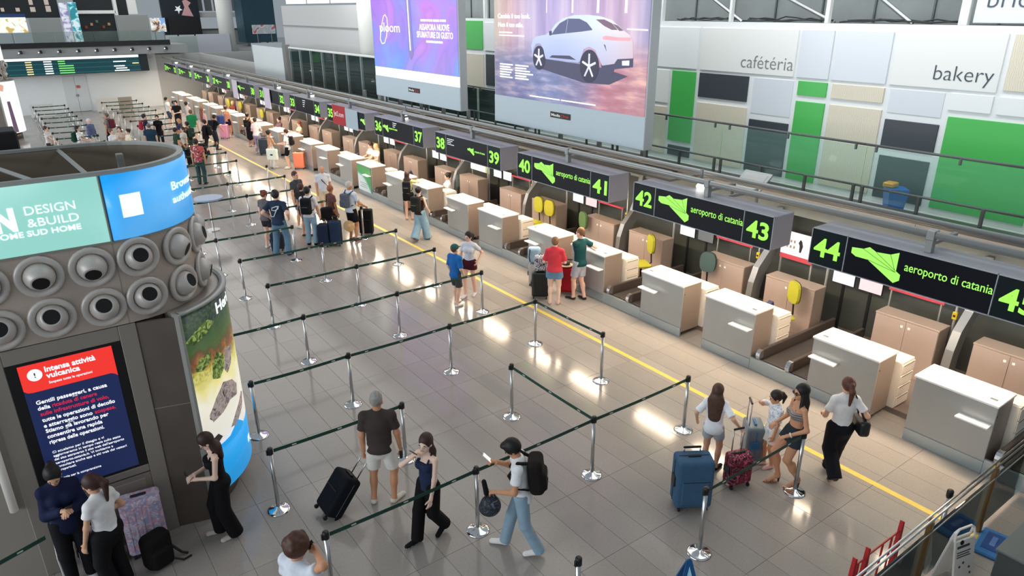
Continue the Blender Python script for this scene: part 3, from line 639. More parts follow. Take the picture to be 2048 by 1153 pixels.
# ------------------------------------------------------------------ ventilation kiosk with lit band, nozzles and screen
KM = mat('kiosk_metal', (178, 164, 152), .45, .15, noise=(2.5, .12)); KF = mat('kiosk_frame', (150, 143, 134), .42, .25)
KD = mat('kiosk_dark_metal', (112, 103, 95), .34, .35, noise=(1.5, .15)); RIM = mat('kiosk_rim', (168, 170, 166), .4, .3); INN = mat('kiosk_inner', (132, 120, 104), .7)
NZ = mat('nozzle_grey', (200, 194, 188), .42, .2); HOLE = mat('throat_black', (5, 5, 6), .8)
def soft_lit(name, c1, c2, e):
    m = mat(name, c1, .3); n, L, b = nodes(m); co = n.new('ShaderNodeTexCoord'); t = n.new('ShaderNodeTexNoise'); t.inputs['Scale'].default_value = .9; t.inputs['Detail'].default_value = 1
    rp = n.new('ShaderNodeValToRGB'); rp.color_ramp.elements[0].position = .38; rp.color_ramp.elements[1].position = .62
    rp.color_ramp.elements[0].color = lin(c1)+(1,); rp.color_ramp.elements[1].color = lin(c2)+(1,)
    L.new(co.outputs['Object'], t.inputs['Vector']); L.new(t.outputs['Fac'], rp.inputs[0]); L.new(rp.outputs[0], b.inputs['Base Color']); L.new(rp.outputs[0], b.inputs['Emission Color']); b.inputs['Emission Strength'].default_value = e
    return m
TEAL = soft_lit('lit_teal', (150, 212, 200), (172, 228, 218), .62); BLUE = soft_lit('lit_blue', (20, 150, 226), (92, 176, 240), .75)
LW = mat('lit_pure_white', (245, 250, 250), .4, emit=.8)
CR, CL, CY, KR = .82, -.62, 9.82, 1.07
def stadium(r, n=18):
    p = [(CR+r*math.sin(R(a)), CY-r*math.cos(R(a))) for a in np.linspace(0, 180, n)]
    return p+[(CL-r*math.sin(R(a)), CY+r*math.cos(R(a))) for a in np.linspace(0, 180, n)]
def ring(ro, ri, z0, z1):
    o, i = stadium(ro), stadium(ri); n = len(o)
    v = [(x, y, z) for z in (z0, z1) for P in (o, i) for x, y in P]
    f = []
    for k in range(n):
        j = (k+1) % n
        f += [(k, j, 2*n+j, 2*n+k), (n+k, 3*n+k, 3*n+j, n+j), (2*n+k, 2*n+j, 3*n+j, 3*n+k), (k, n+k, n+j, j)]
    q = MB(); q.add(v, f); return q
def bend(o, r, cx, cy):
    """wrap a flat part (x along the arc from the front, y depth, z up) round a standing cylinder"""
    me = o.data; co = np.empty(len(me.vertices)*3); me.vertices.foreach_get('co', co); co = co.reshape(-1, 3)
    a = co[:, 0]/r; rr = r-co[:, 1]; q = co.copy(); q[:, 0] = cx+rr*np.sin(a); q[:, 1] = cy-rr*np.cos(a)
    me.vertices.foreach_set('co', q.ravel()); me.update(); return o
def arc_poly(poly, r, cx, cy, m, parent, name, d=.004):
    """a flat printed shape on the curved poster: poly of (angle in degrees, z)"""
    q = MB(); n = len(poly); pts = []
    for i in range(n):
        (a, z), (b, y) = poly[i], poly[(i+1) % n]
        k = max(1, int(abs(a-b)/4)); pts += [(a+(b-a)*j/k, z+(y-z)*j/k) for j in range(k)]
    bm = bmesh.new(); vs_ = [bm.verts.new((R(a)*r, 0, z)) for a, z in pts]; f = bm.faces.new(vs_); bmesh.ops.triangulate(bm, faces=[f])
    for it in range(2):
        ed = [e for e in bm.edges if abs(e.verts[0].co.x-e.verts[1].co.x) > R(6)*r]
        if ed: bmesh.ops.subdivide_edges(bm, edges=ed, cuts=1); bmesh.ops.triangulate(bm, faces=bm.faces[:])
    me = bpy.data.meshes.new(name); bm.to_mesh(me); bm.free(); me.materials.append(m)
    o = obj(name, me, parent); return bend(o, r+d, cx, cy)
def nozzle(parent, s, z, tilt, pan, r=KR):
    """s: metres along the band from x=0 on the front"""
    if s <= CR and s >= CL: p = Vector((s, CY-r, z)); nn = Vector((0, -1, 0))
    elif s > CR: a = (s-CR)/r; nn = Vector((math.sin(a), -math.cos(a), 0)); p = Vector((CR, CY, z))+nn*r
    else: a = (CL-s)/r; nn = Vector((-math.sin(a), -math.cos(a), 0)); p = Vector((CL, CY, z))+nn*r
    side = nn.cross(Vector((0, 0, 1)))
    B = Matrix((side, Vector((0, 0, 1)), nn)).transposed().to_4x4(); B.translation = p
    fl = MB(); fl.X = B; fl.lathe([(.235, -.01), (.235, .02), (.222, .034), (.2, .036), (.172, .026), (.158, .006), (.15, -.02)], 22); f = fl.build('nozzle', NZ, parent, True)
    q = MB(); q.X = B @ Matrix.Translation((0, 0, -.0)) @ Matrix.Rotation(R(pan), 4, 'Y') @ Matrix.Rotation(R(tilt), 4, 'X')
    pr = [(.152*math.sin(R(a)), .152*math.cos(R(a))) for a in range(140, 35, -12)]+[(.086, .128), (.08, .11)]
    q.lathe(pr, 20); q.build('ball', NZ, f, True)
    h = MB(); h.X = q.X; h.cyl(0, 0, .10, .124, .081, 18); h.build('throat', HOLE, f)
def kiosk(label, dx=0, dy=0, full=True):
    t = thing('ventilation_kiosk', label, 'kiosk', (dx, dy, 0))
    ring(KR, KR-.05, 2.99, 3.99).build('nozzle_band', KM, t)
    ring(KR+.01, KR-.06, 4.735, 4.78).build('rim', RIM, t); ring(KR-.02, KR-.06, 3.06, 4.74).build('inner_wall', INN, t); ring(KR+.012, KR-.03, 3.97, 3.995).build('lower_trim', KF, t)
    q = MB(); q.prism(stadium(KR-.05), 3.02, 3.06, 'z'); q.build('inner_deck', mat('deck_black', (16, 15, 14), .8), t)
    MB().cbox(CL, CY-KR-.02, 4.0, .795, CY-KR+.02, 4.735, .004).build('light_panel', TEAL if full else LW, t)
    MB().arc(CR, CY, KR-.02, KR+.02, 4.0, 4.735, R(-90-.5+1), R(85), 26).build('light_panel', BLUE if full else LW, t, True)
    MB().arc(CL, CY, KR-.02, KR+.02, 4.0, 4.735, R(95), R(270), 20).build('light_panel', TEAL if full else LW, t, True)
    MB().cbox(.797, CY-KR-.024, 3.98, .812, CY-KR+.02, 4.745, .003).build('joint_bar', KF, t); MB().box(.80, CY-KR-.004, 2.99, .806, CY-KR, 3.98).build('seam', KF, t)
    ps = [(.06, 3.74, 24, 0), (.56, 3.74, 30, 4), (1.04, 3.76, -22, 3), (1.56, 3.74, 22, -18), (2.04, 3.74, -10, 0), (2.52, 3.74, 10, 0), (-.44, 3.73, -20, 0), (-.94, 3.73, 0, 0)]
    ps += [(.08, 3.25, -24, 4), (.59, 3.25, -26, 4), (1.05, 3.27, -26, 3), (1.55, 3.26, -22, -10), (2.05, 3.26, 12, 0), (-.41, 3.23, -24, 0), (-.92, 3.23, 0, 0)]
    for a in ps: nozzle(t, *a)
    # body under the band
    MB().box(-.63, 8.79, 0, .84, 10.85, 2.985).build('body', KF, t)
    MB().arc(CR, CY, .3, 1.0, 0, 2.985, R(-80), R(95), 18).build('core', KD, t); MB().arc(CL, CY, .3, 1.0, 0, 2.985, R(85), R(260), 18).build('core', KD, t)
    MB().cbox(-.65, 8.74, 0, -.47, 8.8, 2.98, .008).build('frame_post', KF, t); MB().cbox(.67, 8.735, 0, .86, 8.8, 2.98, .008).build('frame_post', KF, t)
    MB().cbox(-.47, 8.74, 2.8, .67, 8.8, 2.98, .008).build('frame_head', KF, t); MB().cbox(-.47, 8.74, .98, .67, 8.8, 1.08, .008).build('frame_sill', KF, t)
    MB().cbox(-.47, 8.75, .08, .67, 8.8, .96, .006).build('lower_panel', mat('kiosk_lower', (146, 137, 128), .4, .2), t)
    MB().cbox(-.4, 8.742, .15, .6, 8.752, .9, .006).build('service_hatch', mat('kiosk_hatch', (154, 145, 136), .4, .2), t)
    MB().cbox(-.47, 8.742, 1.085, .665, 8.78, 2.795, .003).build('bezel', BLACK, t)
    q = MB(); q.prism([(.865, 8.75), (1.32, 8.63), (1.34, 8.66), (.88, 8.80)], 0, 2.97, 'z'); q.build('side_panel', KD, t)
    q = MB(); q.prism([(.863, 8.745), (1.318, 8.625), (1.318, 8.631), (.863, 8.751)], 1.8, 1.81, 'z'); q.build('panel_joint', KF, t)
    # left panel with a tube light
    q = MB(); q.prism([(-.65, 8.75), (-1.3, 8.9), (-1.3, 8.95), (-.65, 8.80)], 0, 2.97, 'z'); q.build('side_panel', KF, t)
    MB().cyl(-.76, 8.72, 1.05, 2.6, .045, 12).build('light_tube', mat('tube_white', (205, 202, 196), .4, emit=.15), t, True)
    # inner braces seen from above
    for a, b in (((.63, 10.9), (.74, 8.86)), ((-.3, 10.85), (.25, 8.9))):
        MB().tube([(a[0], a[1], 4.72), (b[0], b[1], 4.72)], .03, 4).build('brace', RIM, t)
    MB().cbox(-.35, 9.0, 3.06, .5, 10.2, 4.5, .02).build('fan_box', mat('fan_black', (10, 11, 14), .5), t)
    MB().cbox(1.2, 10.2, 3.06, 1.28, 10.3, 4.7, .006).build('strut', RIM, t); MB().tube([(1.75, 9.5, 4.7), (1.35, 9.6, 4.2), (1.2, 9.4, 3.97)], .02, 6).build('conduit', RIM, t)
    # curved poster case round the right end
    A0, A1 = R(-90+22), R(22+40)
    MB().arc(CR, CY, 1.02, 1.29, .34, 3.0, A0, A1, 26).build('poster_case', KF, t, True)
    MB().arc(CR, CY, 1.0, 1.1, 0, .3, A0, A1, 20).build('plinth', KD, t, True)
    MB().arc(CR, CY, 1.24, 1.33, 2.985, 3.02, A0, A1, 26).build('case_rim', RIM, t, True)
    q = MB(); q.X = Matrix.Translation((CR, CY, 0)) @ Matrix.Rotation(R(22), 4, 'Z'); q.cbox(-.03, -1.335, .3, .015, -1.2, 3.02, .006); q.build('case_edge', RIM, t)
    return t
k1 = kiosk('large kiosk with teal and blue lit band, round air nozzles and red warning screen')
# its lettering, screen and poster
Y0 = CY-KR-.022; UXF = (1, 0, 0)
lettering('DESIGN', LW, k1, (.08, Y0, 4.42), UXF, UZ, width=.46, height=.095, bold=.0)
lettering('&BUILD', LW, k1, (.08, Y0, 4.29), UXF, UZ, width=.47, height=.09, bold=.0)
lettering('HOME SUD HOME', LW, k1, (-.25, Y0, 4.195), UXF, UZ, width=.8, height=.06, bold=.02)
lettering('N', LW, k1, (-.2, Y0, 4.285), UXF, UZ, width=.19, height=.225, bold=.06)
o = lettering('Browse', LW, k1, (R(43)*1.095, -.002, 4.415), UXF, UZ, width=.55, height=.1, bold=.01); bend(o, 1.095, CR, CY)
o = lettering('authentic', LW, k1, (R(42)*1.095, -.002, 4.26), UXF, UZ, width=.62, height=.09, bold=.01); bend(o, 1.095, CR, CY)
arc_poly([(8, 4.24), (19.8, 4.24), (19.8, 4.5), (8, 4.5)], 1.09, CR, CY, LW, k1, 'blank_square')
SRED = mat('screen_red', (228, 52, 44), .3, emit=.8); SNAV = mat('screen_navy', (30, 42, 84), .3, emit=.6); SWH = mat('screen_text', (240, 240, 244), .3, emit=.85); SRT = mat('screen_red_text', (205, 40, 76), .3, emit=.7)
YS = 8.740
scr = MB().cbox(-.36, YS-.003, 1.12, .565, 8.745, 2.77, .001).build('screen', SNAV, k1)
q = MB(); q.prism([(-.36, 2.77), (.565, 2.77), (.565, 2.38), (.54, 2.41), (.5, 2.43), (-.28, 2.43), (-.33, 2.44), (-.36, 2.47)], YS-.005, YS-.003, 'y'); q.build('header', SRED, scr)
q = MB(); q.X = Matrix.Translation((-.22, YS-.005, 2.635)) @ Matrix.Rotation(R(90), 4, 'X'); q.cyl(0, 0, 0, .002, .072, 20); q.build('badge', SWH, scr)
YT = YS-.006
def line(s, x0, z, w, m=SWH, h=.05, b=.012): return lettering(s, m, scr, (x0, YT, z), UXF, UZ, width=w, height=h, bold=b)
line('!', -.228, 2.605, .016, mat('badge_ink', (40, 120, 90)), .06)
line('Intensa attività', -.12, 2.645, .5, h=.066, b=.03); line('vulcanica', -.12, 2.565, .33, h=.066, b=.03); line('Sospese tutte le operazioni', -.11, 2.495, .43, h=.03)
for s, z, w, m, x0 in [('Gentili passeggeri, a causa', 2.275, .71, SWH, -.28), ('della', 2.20, .12, SWH, -.28), ('ricaduta di cenere', 2.20, .45, SRT, -.14), ('sulle infrastrutture di volo,', 2.125, .69, SRT, -.27), ('tutte le operazioni di decollo', 2.045, .74, SWH, -.27),
                    ('e atterraggio sono', 1.97, .49, SWH, -.27), ('sospese.', 1.97, .22, SRT, .245), ('Stiamo già lavorando per', 1.90, .64, SWH, -.265), ('consentire una rapida', 1.825, .56, SWH, -.265), ('ripresa delle operazioni.', 1.75, .56, SWH, -.26)]: line(s, x0, z, w, m, .048, .02)
for s, z, w in [('Ci scusiamo per il disagio e vi', 1.62, .53), ('aggiorneremo in tempo reale sullo stato', 1.57, .7), ('del sito attraverso il sito web dell\'aeroporto', 1.52, .73), ('aeroporto.catania.it. Vi invitiamo a', 1.47, .6), ('consultare anche app e siti web dei vettori', 1.42, .74), ('aeroportuali.', 1.37, .19), ('Grazie per la comprensione', 1.255, .43)]: line(s, -.26, z, w, SWH, .03, .008)
# the poster: hillside, red soil, pale ground with stone blocks, blue foot
PR = 1.305
def poster_mat():
    m = mat('poster_landscape', (200, 200, 180), .3); n, L, b = nodes(m)
    co = n.new('ShaderNodeTexCoord'); sp = n.new('ShaderNodeSeparateXYZ'); L.new(co.outputs['Object'], sp.inputs[0])
    t = n.new('ShaderNodeTexNoise'); t.inputs['Scale'].default_value = 5; t.inputs['Detail'].default_value = 5; L.new(co.outputs['Object'], t.inputs['Vector'])
    a = n.new('ShaderNodeMath'); a.operation = 'MULTIPLY_ADD'; a.inputs[1].default_value = .55; L.new(t.outputs['Fac'], a.inputs[0]); L.new(sp.outputs['Z'], a.inputs[2])
    rp = n.new('ShaderNodeValToRGB'); mr = n.new('ShaderNodeMapRange'); mr.inputs[1].default_value = 1.2; mr.inputs[2].default_value = 3.3; L.new(a.outputs[0], mr.inputs[0]); L.new(mr.outputs[0], rp.inputs[0])
    e = rp.color_ramp; cs = [(0, (252, 250, 244)), (.36, (250, 246, 226)), (.48, (238, 228, 150)), (.58, (196, 186, 84)), (.64, (150, 84, 56)), (.69, (90, 62, 44)), (.73, (70, 92, 48)), (.82, (48, 74, 44)), (.92, (26, 44, 46))]
    while len(e.elements) < len(cs): e.elements.new(.5)
    for i, (p, c) in enumerate(cs): e.elements[i].position = p; e.elements[i].color = lin(c)+(1,)
    t2 = n.new('ShaderNodeTexNoise'); t2.inputs['Scale'].default_value = 22; t2.inputs['Detail'].default_value = 4; L.new(co.outputs['Object'], t2.inputs['Vector'])
    r2_ = n.new('ShaderNodeValToRGB'); r2_.color_ramp.elements[0].position = .45; r2_.color_ramp.elements[1].position = .6; r2_.color_ramp.elements[0].color = (0, 0, 0, 1); r2_.color_ramp.elements[1].color = (1, 1, 1, 1); L.new(t2.outputs['Fac'], r2_.inputs[0])
    gt = n.new('ShaderNodeMapRange'); gt.inputs[1].default_value = 1.9; gt.inputs[2].default_value = 2.3; L.new(sp.outputs['Z'], gt.inputs[0])
    mu = n.new('ShaderNodeMath'); mu.operation = 'MULTIPLY'; L.new(r2_.outputs[0], mu.inputs[0]); L.new(gt.outputs[0], mu.inputs[1]); m8 = n.new('ShaderNodeMath'); m8.operation = 'MULTIPLY'; m8.inputs[1].default_value = .75; L.new(mu.outputs[0], m8.inputs[0])
    mx = n.new('ShaderNodeMix'); mx.data_type = 'RGBA'; mx.inputs[7].default_value = lin((62, 84, 40))+(1,); L.new(m8.outputs[0], mx.inputs[0]); L.new(rp.outputs[0], mx.inputs[6])
    L.new(mx.outputs[2], b.inputs['Base Color']); L.new(mx.outputs[2], b.inputs['Emission Color']); b.inputs['Emission Strength'].default_value = .62
    return m
MB().arc(CR, CY, 1.285, PR, 1.0, 2.985, R(-90+22), R(60), 30).build('poster', poster_mat(), k1, True)
MB().arc(CR, CY, 1.285, PR, .34, 1.0, R(-90+22), R(60), 30).build('poster_foot', mat('lit_sky_blue', (24, 154, 226), .3, emit=.7), k1, True)
STN = pattern('stone_grey', [(120, 108, 106), (168, 156, 152), (146, 132, 130)], 'noise', 9, emit=.5); STD = mat('stone_dark', (60, 52, 52), emit=.3)
LEAFM = pattern('bush_green', [(52, 76, 34), (96, 120, 58), (150, 166, 92)], 'noise', 16, emit=.5)
for poly, m, nm in [([(29, 1.52), (36, 1.7), (44, 1.84), (54, 1.76), (60, 1.62), (58, 1.48), (48, 1.52), (40, 1.44), (31, 1.4)], STN, 'stone_block'), ([(47, 2.0), (52, 2.25), (62, 2.2), (57, 1.98), (50, 1.9)], STN, 'stone_block'), ([(44, 1.14), (52, 1.28), (66, 1.42), (70, 1.36), (62, 1.2), (50, 1.1)], STN, 'stone_block'), ([(27, 1.16), (33, 1.2), (36, 1.12), (30, 1.05)], STD, 'stone_block'),
                    ([(42, 1.7), (44, 1.74), (45, 1.66), (43, 1.62)], STD, 'stone_gap'), ([(29, 1.48), (33, 1.58), (34, 1.54), (30, 1.44)], STD, 'stone_gap'), ([(36, 1.98), (38, 2.18), (43, 2.3), (49, 2.2), (48, 2.02), (42, 1.92)], LEAFM, 'bush'), ([(25, 2.2), (29, 2.32), (37, 2.36), (38, 2.25), (30, 2.16)], LEAFM, 'bush'), ([(23, 2.62), (30, 2.72), (40, 2.78), (46, 2.7), (36, 2.6), (28, 2.55)], LEAFM, 'bush'),
                    ([(24, .98), (32, 1.02), (42, 1.04), (52, 1.16), (60, 1.02), (60, .96), (24, .96)], _m['lit_sky_blue'], 'blue_edge')]: arc_poly(poly, PR, CR, CY, m, k1, nm)
o = lettering('Heri', LW, k1, (R(49)*1.31, -.003, 2.77), UXF, UZ, width=.46, height=.15, bold=.02); bend(o, 1.31, CR, CY)
arc_poly([(65, .58), (70, .58), (70, .68), (65, .68)], PR, CR, CY, LW, k1, 'logo_patch')
k2 = kiosk('far kiosk with white lit posters standing in the back of the hall', -.62, 37.3, False)
MB().arc(CR, CY, 1.285, PR, .36, 2.985, R(-90+22), R(60), 30).build('poster', mat('lit_poster_white', (250, 248, 248), .3, emit=.9), k2, True)
arc_poly([(34, .4), (46, .4), (42, 2.0), (34, 2.0)], PR, CR, CY, mat('poster_mauve', (112, 92, 118), emit=.3), k2, 'bottle_print'); arc_poly([(24, 2.55), (32, 2.5), (36, 2.8), (28, 2.9)], PR, CR, CY, mat('poster_coral', (226, 170, 150), emit=.5), k2, 'flower_print')
t = thing('vent_box', 'plain black box standing behind the rim of the kiosk', 'box', (-.25, 11.7, 0))
MB().cbox(-.55, -.25, .3, .5, .3, 4.93, .02).build('case', BLACK, t); MB().cbox(-.5, -.26, 0, .45, .25, .3, .01).build('foot', KD, t)
# ------------------------------------------------------------------ the two hanging billboards
BCASE = mat('billboard_case', (176, 180, 184), .4, .2); BLOW = mat('billboard_lower', (186, 202, 212), .4)
def billboard(label, y0, y1, zlow, zimg, facem, white=None):
    t = thing('billboard', label, 'billboard', (12.0, 0, 0)); XF = 0
    MB().cbox(.012, y0, zlow, .28, y1, 8.6, .01).build('case', BCASE, t)
    MB().cbox(-.004, y0+.01, zlow+.01, .02, y1-.01, zimg if not white else white, .004).build('lower_panel', BLOW, t)
    if white: MB().cbox(-.006, y0+.01, white, .02, y1-.06, zimg, .003).build('white_strip', LW, t)
    p = MB().cbox(-.006, y0+.05, zimg, .02, y1-.05, 8.55, .003).build('poster', facem, t)
    yc = (y0+y1)/2
    g = MB().cbox(-.012, yc-.41, 3.735, 0, yc+.41, 3.885, .003).build('maker_plate', BLACK, t)
    lettering('Media', mat('plate_white', (226, 226, 226), emit=.2), g, (-.014, yc+.36, 3.775), UX, UZ, width=.36, height=.07, bold=.01)
    lettering('One', mat('plate_red', (176, 30, 34), emit=.2), g, (-.014, yc-.03, 3.775), UX, UZ, width=.3, height=.07, bold=.01)
    for yy in (y0+.8, y1-.8): MB().cbox(.1, yy-.04, 8.6, .18, yy+.04, 10.6, .006).build('hanger', GREYM, t)
    return t, p
def ad_mat(name, fn):
    m = mat(name, (200, 200, 220), .3); n, L, b = nodes(m); co = n.new('ShaderNodeTexCoord'); sp = n.new('ShaderNodeSeparateXYZ'); L.new(co.outputs['Object'], sp.inputs[0])
    out = fn(n, L, co, sp); L.new(out, b.inputs['Emission Color']); b.inputs['Emission Strength'].default_value = .95; b.inputs['Base Color'].default_value = (.05, .05, .06, 1); return m
def ramp(n, L, src, stops, a=0, b=1):
    mr = n.new('ShaderNodeMapRange'); mr.inputs[1].default_value = a; mr.inputs[2].default_value = b; L.new(src, mr.inputs[0])
    rp = n.new('ShaderNodeValToRGB'); L.new(mr.outputs[0], rp.inputs[0]); e = rp.color_ramp
    while len(e.elements) < len(stops): e.elements.new(.5)
    for i, (p, c) in enumerate(stops): e.elements[i].position = p; e.elements[i].color = lin(c)+(1,)
    return rp.outputs[0]
def mixn(n, L, f, a, b):
    mx = n.new('ShaderNodeMix'); mx.data_type = 'RGBA'; L.new(a, mx.inputs[6]); L.new(b, mx.inputs[7])
    if isinstance(f, float): mx.inputs[0].default_value = f
    else: L.new(f, mx.inputs[0])
    return mx.outputs[2]
def ploom_fn(n, L, co, sp):
    t = n.new('ShaderNodeTexNoise'); t.inputs['Scale'].default_value = .42; t.inputs['Detail'].default_value = 1.5; t.inputs['Distortion'].default_value = 1.6; L.new(co.outputs['Object'], t.inputs['Vector'])
    a = ramp(n, L, sp.outputs['Y'], [(0, (150, 110, 240)), (.18, (220, 110, 240)), (.38, (240, 120, 235)), (.5, (120, 110, 245)), (.62, (110, 130, 250)), (.8, (176, 130, 250)), (1, (130, 110, 245))], 19.3, 25.1)
    b = ramp(n, L, t.outputs['Fac'], [(0, (100, 190, 250)), (.35, (120, 140, 250)), (.5, (210, 110, 240)), (.62, (150, 90, 190)), (.8, (250, 130, 230))], .3, .72)
    c = ramp(n, L, sp.outputs['Z'], [(0, (90, 180, 250)), (.35, (130, 150, 250)), (1, (190, 130, 250))], 4.4, 6.6)
    return mixn(n, L, .42, mixn(n, L, .5, a, b), c)
def car_fn(n, L, co, sp):
    sky = ramp(n, L, sp.outputs['Y'], [(0, (150, 150, 190)), (.12, (220, 176, 200)), (.3, (186, 140, 186)), (.5, (170, 150, 215)), (.72, (160, 140, 196)), (.86, (226, 160, 130)), (1, (232, 214, 130))], 11.4, 17.4)
    w = n.new('ShaderNodeTexNoise'); w.inputs['Scale'].default_value = 2.2; w.inputs['Detail'].default_value = 3
    mp = n.new('ShaderNodeMapping'); mp.inputs['Scale'].default_value = (1, 1, .12); L.new(co.outputs['Object'], mp.inputs[0]); L.new(mp.outputs[0], w.inputs['Vector'])
    sky = mixn(n, L, .45, sky, ramp(n, L, w.outputs['Fac'], [(0, (90, 80, 130)), (.5, (180, 160, 210)), (1, (250, 230, 240))], .3, .7))
    g = ramp(n, L, sp.outputs['Y'], [(0, (240, 150, 130)), (.22, (236, 120, 116)), (.36, (150, 130, 170)), (.55, (116, 140, 200)), (.8, (104, 108, 168)), (1, (128, 116, 150))], 11.4, 17.4)
    w2 = n.new('ShaderNodeTexNoise'); w2.inputs['Scale'].default_value = 1.6; w2.inputs['Detail'].default_value = 4
    mp2 = n.new('ShaderNodeMapping'); mp2.inputs['Scale'].default_value = (1, .8, 4); mp2.inputs['Rotation'].default_value = (.25, 0, 0); L.new(co.outputs['Object'], mp2.inputs[0]); L.new(mp2.outputs[0], w2.inputs['Vector'])
    g = mixn(n, L, .5, g, ramp(n, L, w2.outputs['Fac'], [(0, (60, 60, 96)), (.5, (130, 130, 170)), (1, (250, 220, 210))], .3, .72))
    h = n.new('ShaderNodeMapRange'); h.inputs[1].default_value = 5.1; h.inputs[2].default_value = 5.75; L.new(sp.outputs['Z'], h.inputs[0])
    return mixn(n, L, h.outputs[0], g, sky)
b1, p1_ = billboard('hanging billboard with purple and pink advert and silver stick', 19.24, 25.16, 3.40, 4.44, ad_mat('ad_purple', ploom_fn), 4.13)
b2, p2_ = billboard('hanging billboard with a pale car on a wet city street', 11.37, 17.36, 3.34, 4.10, ad_mat('ad_city', car_fn))
PX = -.008
lettering('ploom', LW, p1_, (PX, 24.5, 5.66), UX, UZ, width=1.5, height=.32, bold=0)
lp = [(24.03, 6.22), (23.9, 6.12), (23.88, 5.9), (24.02, 5.5), (24.2, 5.28), (24.4, 5.25), (24.52, 5.4), (24.42, 5.7), (24.25, 6.02), (24.14, 6.18)]
MB().tube([(PX, a, b) for a, b in lp], .016, 5, closed=True).build('logo_loop', LW, p1_)
q = MB(); q.prism([(22.45, 6.64+.6), (22.18, 6.64+.6), (22.1, 4.98), (22.27, 4.8), (22.42, 4.98)], -.02, PX, 'x'); q.build('stick', mat('stick_lilac', (126, 116, 176), .3, emit=.5), p1_)
q = MB(); q.prism([(22.37, 7.2), (22.3, 7.2), (22.24, 5.1), (22.32, 5.1)], -.024, PX, 'x'); q.build('stick_shine', mat('stick_white', (226, 220, 240), .3, emit=.7), p1_)
for y0, z, w in ((21.51, 6.03, 1.62), (21.2, 5.39, 1.06)):
    for i in range(4): MB().box(PX-.002, y0-w*(i+.9)/4, z, PX, y0-w*i/4, z+.065).build('text_line', LW, p1_)
for s, y0, z, w, h in [('ASSAPORA NUOVE', 21.62, 5.77, 1.88, .19), ('SFUMATURE DI GUSTO', 21.8, 5.54, 2.26, .19)]: lettering(s, LW, p1_, (PX, y0, z), UX, UZ, width=w, height=h, bold=.015)
# the car print, layer on layer
CARW = ad_mat('car_paint', lambda n, L, co, sp: mixn(n, L, .5, ramp(n, L, sp.outputs['Y'], [(0, (250, 200, 180)), (.15, (244, 220, 220)), (.35, (214, 222, 250)), (.7, (176, 194, 240)), (1, (190, 206, 240))], 11.85, 15.6), ramp(n, L, sp.outputs['Z'], [(0, (150, 160, 210)), (.45, (190, 204, 246)), (.75, (236, 244, 250)), (1, (226, 250, 250))], 5.15, 6.26)))
CARD = mat('car_dark', (70, 70, 96), emit=.45); CARG = mat('car_glass', (88, 92, 126), emit=.45); CARB = mat('car_back_glass', (120, 96, 116), emit=.45); TYRE = mat('car_tyre', (52, 52, 72), emit=.35); RIMW = mat('car_rim', (214, 214, 236), emit=.7)
body = [(15.61, 5.49), (15.54, 5.63), (15.4, 5.72), (14.99, 5.78), (14.82, 5.86), (14.61, 6.04), (14.32, 6.18), (13.91, 6.25), (13.44, 6.26), (12.99, 6.23), (12.59, 6.15), (12.19, 5.93), (11.97, 5.83), (11.89, 5.67), (11.85, 5.35), (12.35, 5.31), (12.45, 5.2), (12.85, 5.14), (12.93, 5.25), (13.1, 5.48), (13.33, 5.55), (13.52, 5.49), (13.65, 5.21), (13.72, 5.16), (14.89, 5.19), (15.0, 5.2), (15.08, 5.41), (15.22, 5.56), (15.4, 5.55), (15.51, 5.42), (15.53, 5.2)]
def layer(nm, poly, d, m): q = MB(); q.prism(poly, PX-.003*d, PX, 'x'); return q.build(nm, m, p2_)
layer('car_shadow', [(15.4, 5.2), (13.0, 5.1), (12.3, 5.0), (12.0, 4.95), (12.6, 4.72), (13.5, 4.7), (14.6, 4.85), (15.3, 4.95)], 1, CARD)
layer('car_bumper', [(12.35, 5.33), (11.85, 5.37), (11.85, 5.16), (12.44, 5.08), (12.5, 4.95), (12.84, 4.93), (12.9, 5.18), (12.45, 5.22)], 2, CARD)
def disc(c, ry, rz, n=26): return [(c[0]+ry*math.cos(2*math.pi*i/n), c[1]+rz*math.sin(2*math.pi*i/n)) for i in range(n)]
for nm, c, ry, rz in (('front', (15.27, 5.2), .26, .3), ('rear', (13.31, 5.1), .34, .38)):
    layer('car_tyre', disc(c, ry, rz), 3, TYRE)
    q = MB()
    for i in range(5):
        a = R(90+72*i); q.tube([(PX-.014, c[0], c[1]), (PX-.014, c[0]+ry*.72*math.cos(a), c[1]+rz*.76*math.sin(a))], .028, 4)
    q.build('car_spokes', RIMW, p2_)
layer('car_body', body, 4, CARW)
